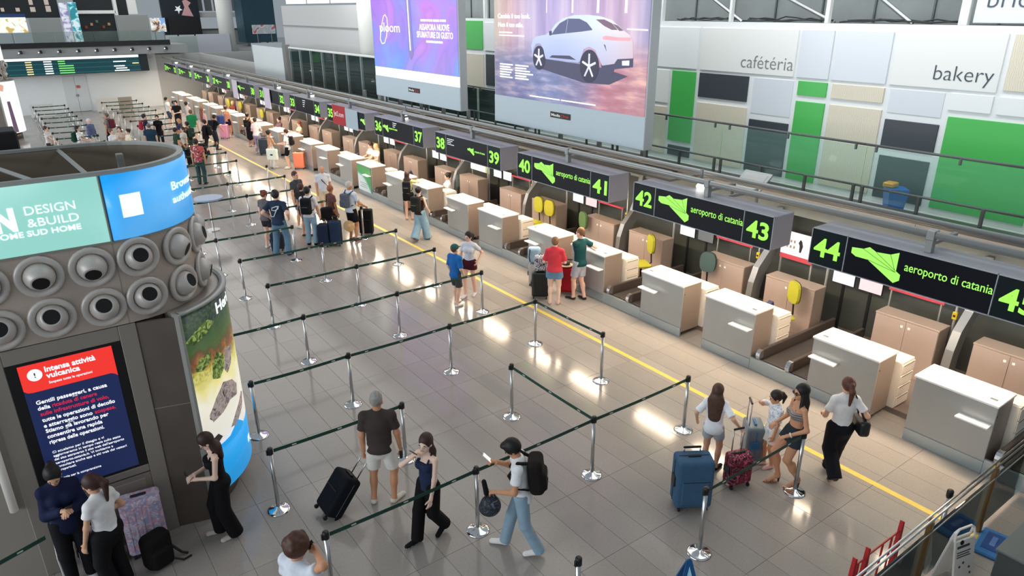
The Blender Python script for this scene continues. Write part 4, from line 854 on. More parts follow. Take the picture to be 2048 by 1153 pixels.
for nm, poly, m in [('car_window', [(14.75, 5.78), (14.65, 5.9), (14.44, 6.06), (14.15, 6.16), (14.14, 6.17), (14.21, 5.83)], CARG), ('car_window', [(14.19, 5.83), (14.12, 6.17), (13.71, 6.17), (13.44, 6.09), (13.24, 5.94), (13.25, 5.92), (13.62, 5.88)], CARG), ('car_rear_window', [(13.12, 6.16), (12.84, 6.16), (12.58, 6.08), (12.38, 5.94), (12.57, 5.94), (12.83, 6.02)], CARB), ('car_rear_window', [(12.55, 6.07), (12.4, 6.04), (12.19, 5.93), (12.32, 5.92)], CARB), ('car_tail_lamp', [(12.87, 5.78), (12.85, 5.72), (12.49, 5.71), (11.96, 5.72), (11.95, 5.79), (12.31, 5.78), (12.74, 5.81)], mat('car_red', (226, 150, 160), emit=.7)), ('car_plate', [(12.19, 5.28), (11.96, 5.3), (11.96, 5.19), (12.18, 5.18)], RIMW), ('car_sill', [(14.83, 5.23), (14.72, 5.29), (14.04, 5.31), (13.79, 5.22)], CARD), ('car_vent', [(12.82, 5.62), (12.77, 5.6), (12.72, 5.47)], CARD), ('car_mirror', [(14.86, 5.86), (14.76, 5.88), (14.74, 5.78), (14.84, 5.76)], CARD)]: layer(nm, poly, 6, m)
for y0, y1 in ((14.02, 13.96), (13.12, 13.04), (15.0, 14.98), (12.2, 12.12)): layer('light_post', [(y0, 6.3), (y1, 6.3), (y1-.03, 8.4), (y0-.03, 8.4)], 1, mat('glow_peach', (250, 220, 220), emit=.9))
layer('railing_line', [(12.1, 5.95), (11.45, 5.94), (11.45, 5.97), (12.1, 5.98)], 1, _m['glow_peach'])
for s, y0, z, w, h in [('Cambia il tuo look.', 17.14, 6.16, 1.46, .12), ('Non il tuo stile.', 17.12, 5.94, 1.15, .12)]: lettering(s, LW, p2_, (PX, y0, z), UX, UZ, width=w, height=h, bold=.012)
for y0, z, w in ((17.09, 5.78, .62), (17.09, 5.705, 1.16)): MB().box(PX-.002, y0-w, z, PX, y0, z+.03).build('text_line', LW, p2_)
for i in range(6):
    for y0, ln in ((17.06, [.62, .5, .6, .55, .48, .6][i]), (16.33, [.6, .5, .66, .8, .5, .6][i])): MB().box(PX-.002, y0-ln, 4.6+.068*(5-i), PX, y0, 4.635+.068*(5-i)).build('text_line', LW, p2_)
for y0, y1 in ((15.67, 14.4), (14.35, 13.04)): MB().box(PX-.002, y1, 4.19, PX, y0, 4.22).build('text_line', LW, p2_)
# departures board at the far wall
t = thing('departures_board', 'long green departures board with white header hung on the far wall', 'display board', (0, 56.2, 0))
MB().cbox(-6, 0, 2.5, 9.75, .4, 3.62, .02).build('case', mat('board_case', (12, 34, 48), .4), t); MB().box(-6, -.02, 3.42, 9.2, 0, 3.58).build('header', LW, t)
rowm = [mat('row_teal', (12, 84, 92), .4, emit=.35), mat('row_teal_dark', (10, 66, 76), .4, emit=.35)]
for i in range(6):
    z = 2.54+.145*i; rw = MB().box(-6, -.015, z, 9.2, 0, z+.125).build('row', rowm[i % 2], t)
    for x0, x1, m in ((2.6, 2.95, mat('cell_cream', (236, 214, 150), emit=.7)), (3.6, 4.05, LW), (4.4, 5.25 if i < 4 else 4.8, mat('cell_green', (120, 220, 110), emit=.7))): MB().box(x0, -.025, z+.03, x1, -.015, z+.1).build('cell', m, rw)
    if i in (0, 1, 2, 4): MB().box(7.6+.1*(i % 2), -.025, z+.03, 8.5-.12*(i % 3), -.015, z+.1).build('cell', LW, rw)
    if i == 3: MB().box(8.75, -.025, z+.03, 9.15, -.015, z+.1).build('cell', _m['cell_cream'], rw)
# ------------------------------------------------------------------ queue barriers
BELT = mat('belt_green', (16, 66, 54), .6); MARK = mat('belt_mark', (200, 208, 204), .5)
def make_stanchion():
    t = thing('stanchion', 'x', 'stanchion')
    MB().lathe([(.155, 0), (.155, .008), (.13, .022), (.06, .036), (.036, .06)], 22).build('base', CHROME, t, True)
    MB().cyl(0, 0, .04, .93, .027, 14).build('pole', STEEL, t, True); h = MB().lathe([(.03, .9), (.038, .905), (.038, .985), (.03, 1.0)], 14).build('head', BLACK, t, True)
    MB().cbox(-.052, -.016, .90, -.03, .016, .975, .004).build('clip', BLACK, t); return t
st0 = make_stanchion()
def add_belt(s, a, b):
    d = Vector((b[0]-a[0], b[1]-a[1], 0)); L = d.length; ang = math.atan2(d.y, d.x); q = MB(); n = max(2, int(L/.5)); u = .052
    q.X = Matrix.Rotation(ang, 4, 'Z')
    zs = [.915-.012*math.sin(math.pi*i/10) for i in range(11)]
    for i in range(10):
        xa, xb = .045+(L-.09)*i/10, .045+(L-.09)*(i+1)/10; z0, z1 = zs[i], zs[i+1]
        q.add([(xa, -.0012, z0), (xb, -.0012, z1), (xb, -.0012, z1+u), (xa, -.0012, z0+u), (xa, .0012, z0), (xb, .0012, z1), (xb, .0012, z1+u), (xa, .0012, z0+u)], [(0, 1, 2, 3), (7, 6, 5, 4), (3, 2, 6, 7), (0, 4, 5, 1)])
    o = q.build('belt', BELT, s)
    q = MB(); q.X = Matrix.Rotation(ang, 4, 'Z'); k = 3 if L < 2.4 else 4
    for i in range(k):
        xc = L*(i+.5)/k; z = .905+.018; q.box(xc-.03, -.0022, z, xc+.03, .0022, z+.018)
    tag(q.build('print_marks', MARK, o), kind='stuff'); return o
YR = lambda k: 4.33+2.008*k
POS = {}; BEL = []
def P_(x, y): POS.setdefault((round(x, 2), round(y, 2)), 1); return (round(x, 2), round(y, 2))
def run(xs, y):
    p = [P_(x, y) for x in xs]; BEL.extend(zip(p[:-1], p[1:]))
P_(4.02, 4.36); run([6.04, 8.08], 4.33); run([2.01, 4.02, 6.03, 8.03], 6.33); run([2.04, 4.0], 8.30); P_(6.02, 8.32); BEL.append(((6.02, 8.32), (6.03, 6.33)))
run([2.4, 4.03, 6.03, 8.04], 10.28); P_(8.06, 8.33); BEL.append(((8.04, 10.28), (8.06, 8.33)))
run([2.3, 4.01, 6.0, 8.09], 12.30); run([4.0, 6.03, 8.07], 14.34); run([4.0, 6.0, 8.05], 16.32); run([2.2, 3.98, 5.96], 18.30); run([5.96, 7.49], 18.9) if 0 else None
P_(8.30, 19.0); BEL.append(((5.96, 18.30), (8.30, 19.0))) if 0 else None
run([4.0, 6.02, 8.06], 20.42); run([4.2, 6.02, 8.08], 22.5); run([4.4, 6.0, 7.95], 24.55); run([5.0, 6.6], 26.4); P_(8.0, 26.62); run([5.6, 7.4], 28.4); run([6.0, 7.55], 30.4); run([6.2, 7.6], 32.3)
for k in range(16, 25):
    y = YR(k); xs = [2.3, 3.95]
    run(xs, y); run([6.0, 8.0], y)
run([8.03, 8.3], YR(23)) if 0 else None
used = set()
heads = {}
def who(p):
    x, y = p
    if y < 5: return 'beside the blue suitcase lane' if x > 5 else 'standing alone without a belt'
    if y < 7: return 'in the front queue line by the walking travellers'
    if y < 9: return 'in the second queue line near the man with white shorts'
    if y < 15: return 'in the open queue lanes before the boy in blue'
    if y < 24: return 'in the queue lanes beside the group with backpacks'
    if y < 34: return 'in the lanes behind the kiosk'
    return 'in the far queue lanes near the back wall'
ORD = 'first second third fourth fifth sixth seventh eighth ninth tenth eleventh twelfth thirteenth fourteenth fifteenth sixteenth seventeenth eighteenth nineteenth twentieth twenty-first twenty-second twenty-third twenty-fourth twenty-fifth'.split()
rows = {}
for p in sorted(POS): rows.setdefault(round((p[1]-4.33)/2.008), []).append(p)
for i, k in enumerate(sorted(rows)):
    for j, p in enumerate(sorted(rows[k], reverse=True)):
        heads[p] = place(st0, (p[0], p[1], 0), 'steel belt stanchion, %s from the yellow line in the %s queue line from the railing' % (ORD[j], ORD[i]), 'belt stanchions')
s_left = place(st0, (-2.2, 7.55, 0), 'steel belt stanchion standing left of the kiosk screen', 'belt stanchions'); s_rail = place(st0, (8.36, 2.56, 0), 'steel belt stanchion standing behind the white folding sign', 'belt stanchions')
for a, b in BEL: add_belt(heads[a], (0, 0), (b[0]-a[0], b[1]-a[1]))
# barrier belt running left out of view past the kiosk
add_belt(s_left, (0, 0), (1.72, .62))
# ------------------------------------------------------------------ lower right corner: rail, red trestle, signs
BRONZE = mat('post_bronze', (116, 92, 56), .4, .5)
t = thing('railing', 'steel and glass railing with bronze posts at the end of the queue', 'railing', (0, 2.43, 0))
for x in (5.92, 7.6, 9.3):
    MB().cbox(x-.035, -.03, 0, x+.035, .03, .98, .008).build('post', BRONZE, t); MB().cbox(x-.03, -.025, .98, x+.03, .025, 1.03, .01).build('post_cap', mat('cap_brass', (206, 160, 60), .3, .8), t)
for y in (-.022, .022): MB().tube([(4.6, y, 1.045), (10.6, y, 1.045)], .014, 8).build('top_rail', STEEL, t, True)
MB().tube([(4.6, -.04, .88), (10.6, -.04, .88)], .008, 6).build('wire', GREYM, t, True)
RG = glass_mat('rail_glass', (170, 205, 205), .12)
for x0, x1 in ((6.0, 7.54), (7.68, 9.24), (9.38, 10.55)): MB().box(x0, -.006, .08, x1, .006, .86).build('glass_pane', RG, t)
REDM = mat('red_steel', (176, 30, 34), .4)
t = thing('trestle', 'red steel trestle frame standing beside the railing', 'trestle', (6.85, 2.62, 0))
for x in (-.52, -.26, .46):
    q = MB(); q.prism([(x-.09, 0), (x+.09, 0), (x+.035, 1.0), (x-.0, 1.02)], -.02, .02, 'y'); q.build('blade', REDM, t)
for z, x0, x1 in ((.9, -.52, -.3), (.9, -.26, .46)): MB().tube([(x0+.03, 0, z), (x1, 0, z-.02)], .012, 6).build('rod', REDM, t)
for x in (-.4, .1, .3): MB().tube([(x, 0, .05), (x, 0, .88)], .012, 6).build('upright', REDM, t)
MB().tube([(-.6, 0, .06), (.55, 0, .06)], .015, 6).build('foot_rod', REDM, t)
t = thing('folding_sign', 'white folding floor sign with printed notice by the railing', 'sign', (8.03, 2.22, 0), R(-14))
WS = mat('sign_plastic_white', (232, 228, 222), .4)
def tilt(a): return Matrix.Rotation(R(a), 4, 'X')
for sgn, nm in ((1, 'front_board'), (-1, 'back_board')):
    q = MB(); q.X = Matrix.Translation((0, 0, .0)) @ Matrix.Translation((0, 0, .84)) @ tilt(-10*sgn) @ Matrix.Translation((0, 0, -.84)); q.cbox(-.17, -.012, .02, .17, .012, .7, .01); fb = q.build(nm, WS, t)
    q2 = MB(); q2.X = q.X; q2.tube([(-.165, 0, .7), (-.15, 0, .8), (-.1, 0, .84), (.1, 0, .84), (.15, 0, .8), (.165, 0, .7)], .014, 8); q2.build('handle', WS, fb)
    if sgn == 1:
        for z, w_, h_ in ((.6, .2, .03), (.54, .22, .012), (.51, .2, .012), (.48, .22, .012)):
            q3 = MB(); q3.X = q.X; q3.box(-.13, -.015, z, -.13+w_, -.011, z+h_); q3.build('text_line', INK, fb)
        q3 = MB(); q3.X = q.X @ Matrix.Translation((-.06, -.014, .67)) @ Matrix.Rotation(R(90), 4, 'X'); q3.cyl(0, 0, 0, .003, .03, 14); q3.build('emblem', BLACK, fb)
        for a, b in ((-.08, .36), (-.02, .4), (.08, .32), (.1, .24), (-.09, .2)):
            q3 = MB(); q3.X = q.X @ Matrix.Translation((a, -.014, b)) @ Matrix.Rotation(R(90), 4, 'X'); q3.cyl(0, 0, 0, .003, .016, 8); q3.build('pictogram', INK, fb)
t = thing('floor_mat', 'blue plastic floor pad with dark border beside the railing post', 'mat', (9.15, 2.2, 0), R(8))
MB().cbox(-.3, -.13, 0, .3, .17, .04, .02).build('pad', mat('pad_blue', (46, 116, 178), .5), t); MB().cbox(-.18, -.1, .04, .22, .1, .046, .004).build('panel', mat('pad_navy', (26, 72, 138), .5), t); MB().cbox(-.08, -.03, .046, .14, .03, .049, .001).build('print', mat('pad_print', (96, 130, 190), .5), t)
t = thing('dark_case', 'dark grey glossy case standing in front of the last baggage belt', 'case', (7.9, 1.2, 0))
MB().cbox(-.25, -.6, 0, .6, .58, 1.02, .01).build('body', mat('case_dark', (70, 74, 72), .3, .2), t); MB().cbox(-.27, -.62, 1.02, .62, .6, 1.05, .01).build('lid', mat('lid_dark', (96, 102, 98), .35, .2), t)
t = thing('floor_sign', 'blue triangular floor sign with pale panel near the stanchion base', 'sign', (5.21, 3.85, 0), R(-30))
BS = mat('sign_blue', (22, 84, 138), .35); LB = mat('sign_pale_blue', (176, 222, 240), .35)
for sgn in (1, -1):
    q = MB(); q.X = Matrix.Translation((0, 0, .7)) @ tilt(-14*sgn) @ Matrix.Translation((0, 0, -.7)); q.prism([(-.19, .02), (.19, .02), (.03, .69), (0, .71), (-.03, .69)], -.008, .008, 'y'); f_ = q.build('leaf', BS, t)
    q2 = MB(); q2.X = q.X; q2.prism([(-.13, .08), (.13, .08), (.0, .62)], -.011*sgn-.002, -.011*sgn+.002, 'y'); p_ = q2.build('panel', LB, f_)
    q3 = MB(); q3.X = q.X; q3.prism([(-.02, .3), (.03, .3), (.02, .42), (.0, .46), (-.02, .4)], -.014*sgn-.001, -.014*sgn+.001, 'y'); q3.build('pictogram', mat('picto_green', (96, 140, 140)), f_)
# round info disc seen beside the kiosk band
t = thing('round_table', 'round pale blue table top on a thin post beside the kiosk', 'table', (4.9, 22.6, 0))
MB().cyl(0, 0, 1.0, 1.05, .42, 24).build('top', mat('disc_blue', (150, 170, 196), .3), t); MB().cyl(0, 0, 0, 1.0, .03, 10).build('stem', STEEL, t); MB().cyl(0, 0, 0, .03, .2, 18).build('base', STEEL, t)
for nm, x0, x1, y, z1, c, lb in (('white_board', 2.2, 3.5, 55, .85, (214, 218, 216), 'low white board standing at the far left wall'), ('white_board', 6.0, 7.3, 55.6, .9, (212, 210, 204), 'low white board standing before the far wall'), ('grey_board', 7.35, 8.2, 55.6, .9, (150, 140, 128), 'low taupe board standing before the far wall')):
    t = thing(nm, lb, 'board', (x0, y, 0)); MB().cbox(0, 0, .05, x1-x0, .05, z1, .01).build('panel', mat('b_%d' % c[0], c, .5), t); MB().cbox(.1, -.15, 0, .16, .2, .05, .005).build('foot', GREYM, t); MB().cbox(x1-x0-.16, -.15, 0, x1-x0-.1, .2, .05, .005).build('foot', GREYM, t)
# ------------------------------------------------------------------ smooth bodies: blended volumes turned into one mesh
def V(*a): return np.array(a, float)
def nrm(v): return v/max(1e-9, np.linalg.norm(v))
def cone(a, b, ra, rb, fl=None): return ('c', V(*a), V(*b), ra, rb, fl)
def ell(c, r, M=None): return ('e', V(*c), V(*r), np.eye(3) if M is None else M)
def rbox(c, h, rnd, M=None): return ('b', V(*c), V(*h), np.eye(3) if M is None else M, rnd)
def sub(p): return ('-',)+p
def blob(prims, vox, k=.02, cuts=()):
    lo, hi = V(9e9, 9e9, 9e9), V(-9e9, -9e9, -9e9)
    def bb(p):
        if p[0] == 'c':
            r = max(p[3], p[4]); return np.minimum(p[1], p[2])-r, np.maximum(p[1], p[2])+r
        r = np.abs(p[3]) @ p[2]; return p[1]-r, p[1]+r
    for p in prims:
        if p[0] != '-': a, b = bb(p); lo = np.minimum(lo, a); hi = np.maximum(hi, b)
    lo = lo-2.5*vox; n = np.ceil((hi-lo)/vox).astype(int)+4
    D = np.full(n, 1., np.float32); ax = [lo[i]+vox*np.arange(n[i]) for i in range(3)]
    for p in prims:
        neg = p[0] == '-'; p = p[1:] if neg else p
        a, b = bb(p); i0 = np.maximum(0, np.floor((a-lo-k)/vox).astype(int)-2); i1 = np.minimum(n, np.ceil((b-lo+k)/vox).astype(int)+3)
        if np.any(i1 <= i0): continue
        sl = tuple(slice(i0[i], i1[i]) for i in range(3))
        G = [ax[0][sl[0]][:, None, None], ax[1][sl[1]][None, :, None], ax[2][sl[2]][None, None, :]]
        if p[0] == 'c':
            A, B, ra, rb, fl = p[1:]; q = [G[i]-A[i] for i in range(3)]; ba = B-A; L2 = max(1e-9, ba @ ba)
            if fl is not None:
                nn, s = fl; dn = (q[0]*nn[0]+q[1]*nn[1]+q[2]*nn[2])*(1/s-1); q = [q[i]+dn*nn[i] for i in range(3)]
            t = np.clip((q[0]*ba[0]+q[1]*ba[1]+q[2]*ba[2])/L2, 0, 1)
            d = np.sqrt(sum((q[i]-t*ba[i])**2 for i in range(3)))-(ra+(rb-ra)*t)
        else:
            C_, h, M = p[1], p[2], p[3]; q = [G[i]-C_[i] for i in range(3)]; w_ = [q[0]*M[0, i]+q[1]*M[1, i]+q[2]*M[2, i] for i in range(3)]
            if p[0] == 'e':
                l = np.sqrt(sum((w_[i]/h[i])**2 for i in range(3))); d = (l-1)*h.min()
            else:
                rd = p[4]; e = [np.abs(w_[i])-(h[i]-rd) for i in range(3)]
                d = np.sqrt(sum(np.maximum(x, 0)**2 for x in e))+np.minimum(np.maximum(np.maximum(e[0], e[1]), e[2]), 0)-rd
        S = D[sl]
        if neg: d = -d; h_ = np.clip(.5-.5*(S-d)/(k*.5), 0, 1); D[sl] = S*(1-h_)+d*h_+k*.5*h_*(1-h_)
        else: h_ = np.clip(.5+.5*(S-d)/k, 0, 1); D[sl] = S*(1-h_)+d*h_-k*h_*(1-h_)
    for pt, nn in cuts:
        D = np.maximum(D, (ax[0][:, None, None]-pt[0])*nn[0]+(ax[1][None, :, None]-pt[1])*nn[1]+(ax[2][None, None, :]-pt[2])*nn[2])
    D[0] = D[-1] = 1; D[:, 0] = D[:, -1] = 1; D[:, :, 0] = D[:, :, -1] = 1
    I = D < 0; m = tuple(x-1 for x in I.shape)
    cs = [(i, j, l) for i in (0, 1) for j in (0, 1) for l in (0, 1)]
    cnt = sum(I[i:i+m[0], j:j+m[1], l:l+m[2]].astype(np.int8) for i, j, l in cs)
    act = np.argwhere((cnt > 0) & (cnt < 8)); idx = np.full(m, -1, np.int64); idx[tuple(act.T)] = np.arange(len(act))
    val = np.stack([D[act[:, 0]+i, act[:, 1]+j, act[:, 2]+l] for i, j, l in cs], 1); acc = np.zeros((len(act), 3)); nc = np.zeros(len(act))
    for a in range(8):
        for b in range(a+1, 8):
            df = [cs[b][i]-cs[a][i] for i in range(3)]
            if sum(map(abs, df)) != 1: continue
            x = (val[:, a] < 0) != (val[:, b] < 0); t = np.where(x, val[:, a]/np.where(x, val[:, a]-val[:, b], 1), 0)
            acc += np.where(x[:, None], V(*cs[a])+t[:, None]*V(*df), 0); nc += x
    P = lo+vox*(act+acc/nc[:, None]); F = []
    for a in range(3):
        b, c = (a+1) % 3, (a+2) % 3; s0 = [slice(None)]*3; s1 = [slice(None)]*3; s0[a] = slice(0, -1); s1[a] = slice(1, None)
        e = np.argwhere(I[tuple(s0)] != I[tuple(s1)])
        e = e[(e[:, b] > 0) & (e[:, c] > 0) & (e[:, b] < I.shape[b]-1) & (e[:, c] < I.shape[c]-1)]
        fl = I[tuple(e.T)]; o = []
        for db, dc in ((-1, -1), (0, -1), (0, 0), (-1, 0)):
            q = e.copy(); q[:, b] += db; q[:, c] += dc; o.append(idx[tuple(q.T)])
        o = np.stack(o, 1); o[~fl] = o[~fl][:, ::-1]; F.append(o)
    return P, np.concatenate(F)
def np_mesh(name, parts, mats, smooth=True, sole=None):
    vs_ = []; fs = []; o = 0
    for P, F in parts: vs_.append(P); fs.append(F+o); o += len(P)
    P = np.concatenate(vs_); F = np.concatenate(fs); me = bpy.data.meshes.new(name)
    me.vertices.add(len(P)); me.vertices.foreach_set('co', P.astype(np.float32).ravel()); me.loops.add(F.size); me.loops.foreach_set('vertex_index', F.ravel().astype(np.int32))
    me.polygons.add(len(F)); me.polygons.foreach_set('loop_start', np.arange(0, F.size, 4, dtype=np.int32)); me.polygons.foreach_set('loop_total', np.full(len(F), 4, np.int32)); me.polygons.foreach_set('use_smooth', np.ones(len(F), bool))
    for m in (mats if isinstance(mats, (list, tuple)) else [mats]): me.materials.append(m)
    if sole is not None: me.polygons.foreach_set('material_index', (P[F].mean(1)[:, 2] < sole).astype(np.int32))
    me.update(); me.validate(); return me
SKIN = {'light': (226, 184, 162), 'tan': (200, 146, 112), 'mid': (212, 164, 134), 'pale': (232, 198, 180), 'dark': (150, 102, 76)}
def skin_mat(k): return mat('skin_'+k, SKIN[k], .55, spec=.3)
def cloth(c): return c if not isinstance(c, tuple) else mat('cloth_%d_%d_%d' % c, c, .8, spec=.2, noise=(14, .07))
def ik(a, t, l1, l2, pole):
    d = t-a; L = min(np.linalg.norm(d), (l1+l2)*.998); u = nrm(d); x = (l1*l1-l2*l2+L*L)/(2*L); h = math.sqrt(max(0, l1*l1-x*x)); p = nrm(pole-u*(pole @ u)); return a+u*x+p*h, a+u*L
def endcut(e, d, r):
    """square off the open end of a sleeve or trouser leg"""
    d = nrm(d); a = nrm(np.cross(d, V(.3, 1, .2))); b = np.cross(d, a); return sub(rbox(e+d*r*1.0, V(r*1.3, r*1.3, r), .002, np.stack([a, b, d], 1)))
def hand(w_, d, pn, side, curl, s):
    """palm, four unequal bent fingers and a thumb leaving the side of the palm"""
    d = nrm(d); pn = nrm(pn-d*(pn @ d)); ac = np.cross(d, pn)*side
    kn = w_+d*.085*s; pr = [cone(w_, kn, .03*s, .041*s, (pn, .5)), cone(w_-d*.03*s, w_+d*.02*s, .026*s, .028*s)]
    for i, (o, L) in enumerate(((.03, .07), (.010, .078), (-.011, .073), (-.031, .056))):
        b = kn+ac*o*s; c1 = curl*.6; d1 = d*math.cos(c1)+pn*math.sin(c1); d2 = d*math.cos(curl*1.5)+pn*math.sin(curl*1.5)
        m = b+d1*L*.5*s; pr += [cone(b-d*.012*s, m, .0105*s, .0095*s), cone(m, m+d2*L*.5*s, .0095*s, .0078*s)]
    tb = w_+d*.025*s+ac*.03*s; td = nrm(d*.7+ac*.6+pn*(.25+.3*curl)); tm = tb+td*.04*s; pr += [cone(tb, tm, .014*s, .0115*s), cone(tm, tm+nrm(td+d*.5+pn*curl*.4)*.032*s, .0115*s, .009*s)]
    return pr
def ball(c, r, m, name, parent, n=8):
    q = MB(); q.X = Matrix.Translation(Vector(c)); pr = [(max(.0005, math.sin(math.pi*i/6)), -math.cos(math.pi*i/6)) for i in range(7)]
    q.lathe(pr, n); me = q; me.v = [(c[0]+(x-c[0])*r[0], c[1]+(y-c[1])*r[1], c[2]+(z-c[2])*r[2]) for x, y, z in me.v]; return me.build(name, m, parent, True)
def person(label, x, y, h, H=1.68, v=.014, fem=True, skin='light', hair=('short', (40, 28, 22)), top=('tee', (200, 200, 200)), bot=('trousers', (40, 40, 46)), shoe=(230, 230, 230), RH=None, LH=None, feet=None, lean=(0, 0), look=(0, 0), bw=1., hs=1., curl=(.5, .5), seat=None, face=True, grip=(None, None)):
    s = H/1.72; rz = -R(h); t = thing('person', label, 'person', (x, y, 0), rz); Mi = Matrix.Rotation(-rz, 3, 'Z'); sk = skin_mat(skin)
    def loc(p):
        if p[0] == 'w': q = Mi @ Vector((p[1]-x, p[2]-y, p[3])); return V(*q)
        return V(*p)*s
    feet = feet or ((.1, 0, 0, 8, 0), (-.1, 0, 0, -8, 0)); ank = []; ft = []
    for fx, fy, fz, yw, pt in feet:
        fd = V(math.sin(R(yw)), math.cos(R(yw)), 0); base = V(fx, fy, fz)*s; toe = base+fd*.15*s
        up_ = math.sin(R(pt)); a = toe-fd*.15*s*math.cos(R(pt))+V(0, 0, .15*up_+.08)*s; ank.append(a); ft.append((toe, fd, pt))
    pz = .925*s
    if seat is not None: pz = seat+.1*s
    l1, l2 = .425*s, .425*s; pc = V((ank[0][0]+ank[1][0])/2, (ank[0][1]+ank[1][1])/2, 0) if seat is None else V(0, 0, 0)
    for a in ank:
        if seat is None: rr = math.hypot(a[0]-pc[0], a[1]-pc[1]); pz = min(pz, a[2]+math.sqrt(max(.01, (.846*s)**2-max(0, rr-.085*s)**2)))
    P = pc+V(0, 0, pz); u = nrm(V(lean[0], lean[1], 1)); f = nrm(V(0, 1, 0)-u*u[1]); r = np.cross(f, u)
    sw = (.158 if fem else .182)*s*(.5+.5*bw); wst, chs, shc, nk = P+u*.13*s, P+u*.33*s, P+u*.452*s, P+u*.515*s
    sh = [shc+r*sw, shc-r*sw]; hip = [P+r*.085*s-u*.01*s, P-r*.085*s-u*.01*s]
    kn = []; 
    for i in (0, 1): k_, a_ = ik(hip[i], ank[i], l1, l2, V(math.sin(R(feet[i][3])), math.cos(R(feet[i][3])), 0)); kn.append(k_); ank[i] = a_
    hd = [loc(RH) if RH else V(.23, .05, .82)*s, loc(LH) if LH else V(-.23, .05, .82)*s]
    if RH is None: hd[0] = hd[0]+V(pc[0], pc[1], 0)
    if LH is None: hd[1] = hd[1]+V(pc[0], pc[1], 0)
    el = []; wr_ = []
    for i in (0, 1):
        sd = 1 if i == 0 else -1; e_, w1 = ik(sh[i], hd[i], .285*s, .25*s, nrm(r*sd*.55-f*.75-u*.45)); el.append(e_); wr_.append(w1)
    hy, hp = R(look[0]), R(look[1]); hf = f*math.cos(hy)+r*math.sin(hy); hu = u*math.cos(hp)+hf*math.sin(hp); hf = nrm(hf*math.cos(hp)-u*math.sin(hp)); hr = np.cross(hf, hu); MH = np.stack([hr, hf, hu], 1)
    hc = nk+(u*.06+hu*.10)*s; q_ = s*hs
    def hp_(a, b, c): return hc+(hr*a+hf*b+hu*c)*q_
    # ---- body
    def torso(o=0., lowr=0):
        g = bw; F7 = (f, .70)
        pr = [cone(P-u*.05*s, wst, ((.152 if fem else .146)*g)*s+o, ((.112 if fem else .128)*g)*s+o, F7), cone(wst, chs, ((.112 if fem else .128)*g)*s+o, ((.132 if fem else .148)*g)*s+o, F7), cone(chs, shc-u*.03*s, ((.132 if fem else .148)*g)*s+o, (.115*g)*s+o, (f, .62)),
              cone(nk-u*.05*s, sh[0]-r*.012*s, .056*s+o*.7, (.044 if fem else .052)*s+o), cone(nk-u*.05*s, sh[1]+r*.012*s, .056*s+o*.7, (.044 if fem else .052)*s+o)]
        if fem and H > 1.45: pr += [ell(chs+u*.01*s+r*.062*s+f*.078*s, (V(.056, .052, .058))*s+o), ell(chs+u*.01*s-r*.062*s+f*.078*s, (V(.056, .052, .058))*s+o)]
        pr.append(ell(P-f*.055*s-u*.03*s, V(.13*g, .075*g, .09)*s+o, np.stack([r, f, u], 1)))
        return pr
    body = torso(-.006*s); am = .9 if fem else 1.08
    for i in (0, 1):
        body += [cone(sh[i], el[i], .042*s*am, .037*s*am), cone(el[i], wr_[i], .04*s*am, .027*s*am)]
        body += [cone(hip[i], kn[i], .088*s*bw, .056*s*bw), cone(kn[i], ank[i], .054*s, .036*s), ell(kn[i]*.62+ank[i]*.38-V(0, .018, 0)*s, V(.05, .055, .1)*s)]
        toe, fd, pt = ft[i]; he = ank[i]-V(0, 0, .035)*s
        body += [cone(ank[i], he, .034*s, .034*s), cone(he, toe+V(0, 0, .028)*s, .034*s, .028*s)]
    body += [cone(nk-u*.02*s, hc, .052*s*am, .05*s*am)]
    mh = [ell(hp_(0, -.012, .02), V(.075, .094, .098)*q_, MH), ell(hp_(0, .018, -.045), V(.06, .072, .078)*q_, MH), ell(hp_(0, .09, -.022), V(.013, .021, .024)*q_, MH), ell(hp_(0, .065, -.09), V(.03, .028, .026)*q_, MH), ell(hp_(.077, -.005, -.02), V(.012, .02, .03)*q_, MH), ell(hp_(-.077, -.005, -.02), V(.012, .02, .03)*q_, MH), ell(hp_(0, .075, .012), V(.055, .02, .016)*q_, MH),
          sub(ell(hp_(.033, .1, -.004), V(.017, .016, .012)*q_, MH)), sub(ell(hp_(-.033, .1, -.004), V(.017, .016, .012)*q_, MH)), cone(nk, hc-hu*.05*s, .05*s*am, .048*s*am)]
    hv = min(v, .009) if v < .018 else v*.75
    parts = [blob(body, v, .028*s), blob(mh, hv, .016*s)]
    for i in (0, 1):
        sd = 1 if i == 0 else -1; d = nrm(wr_[i]-el[i]); pn = -r*sd if abs(d[2]) > .6 else V(0, 0, -1)
        if grip[i] is not None: pn = V(*grip[i])
        parts.append(blob(hand(wr_[i]+d*.01*s, d, pn, sd, curl[i], s), min(.0075, v*.5) if v < .018 else .0085, .007))
    obj('body', np_mesh('body', parts, sk), t)
    if face and v < .018:
        EY = mat('eye_dark', (38, 28, 24), .25); hcm = mat('brow_%d' % hair[1][0], tuple(int(c*.7) for c in hair[1]), .8)
        for sd in (1, -1):
            ball(hp_(.033*sd, .083, -.004), V(.014, .009, .008)*q_, mat('eye_white', (225, 220, 214), .3), 'eye', t, 8); ball(hp_(.033*sd, .09, -.004), V(.007, .005, .007)*q_, EY, 'iris', t, 8); ball(hp_(.035*sd, .087, .02), V(.02, .008, .005)*q_, hcm, 'eyebrow', t, 8)
        ball(hp_(0, .088, -.066), V(.023, .008, .008)*q_, mat('lips_'+skin, tuple(int(c*k) for c, k in zip(SKIN[skin], (.86, .62, .6))), .4), 'mouth', t, 8)
    # ---- clothes
    gv = v
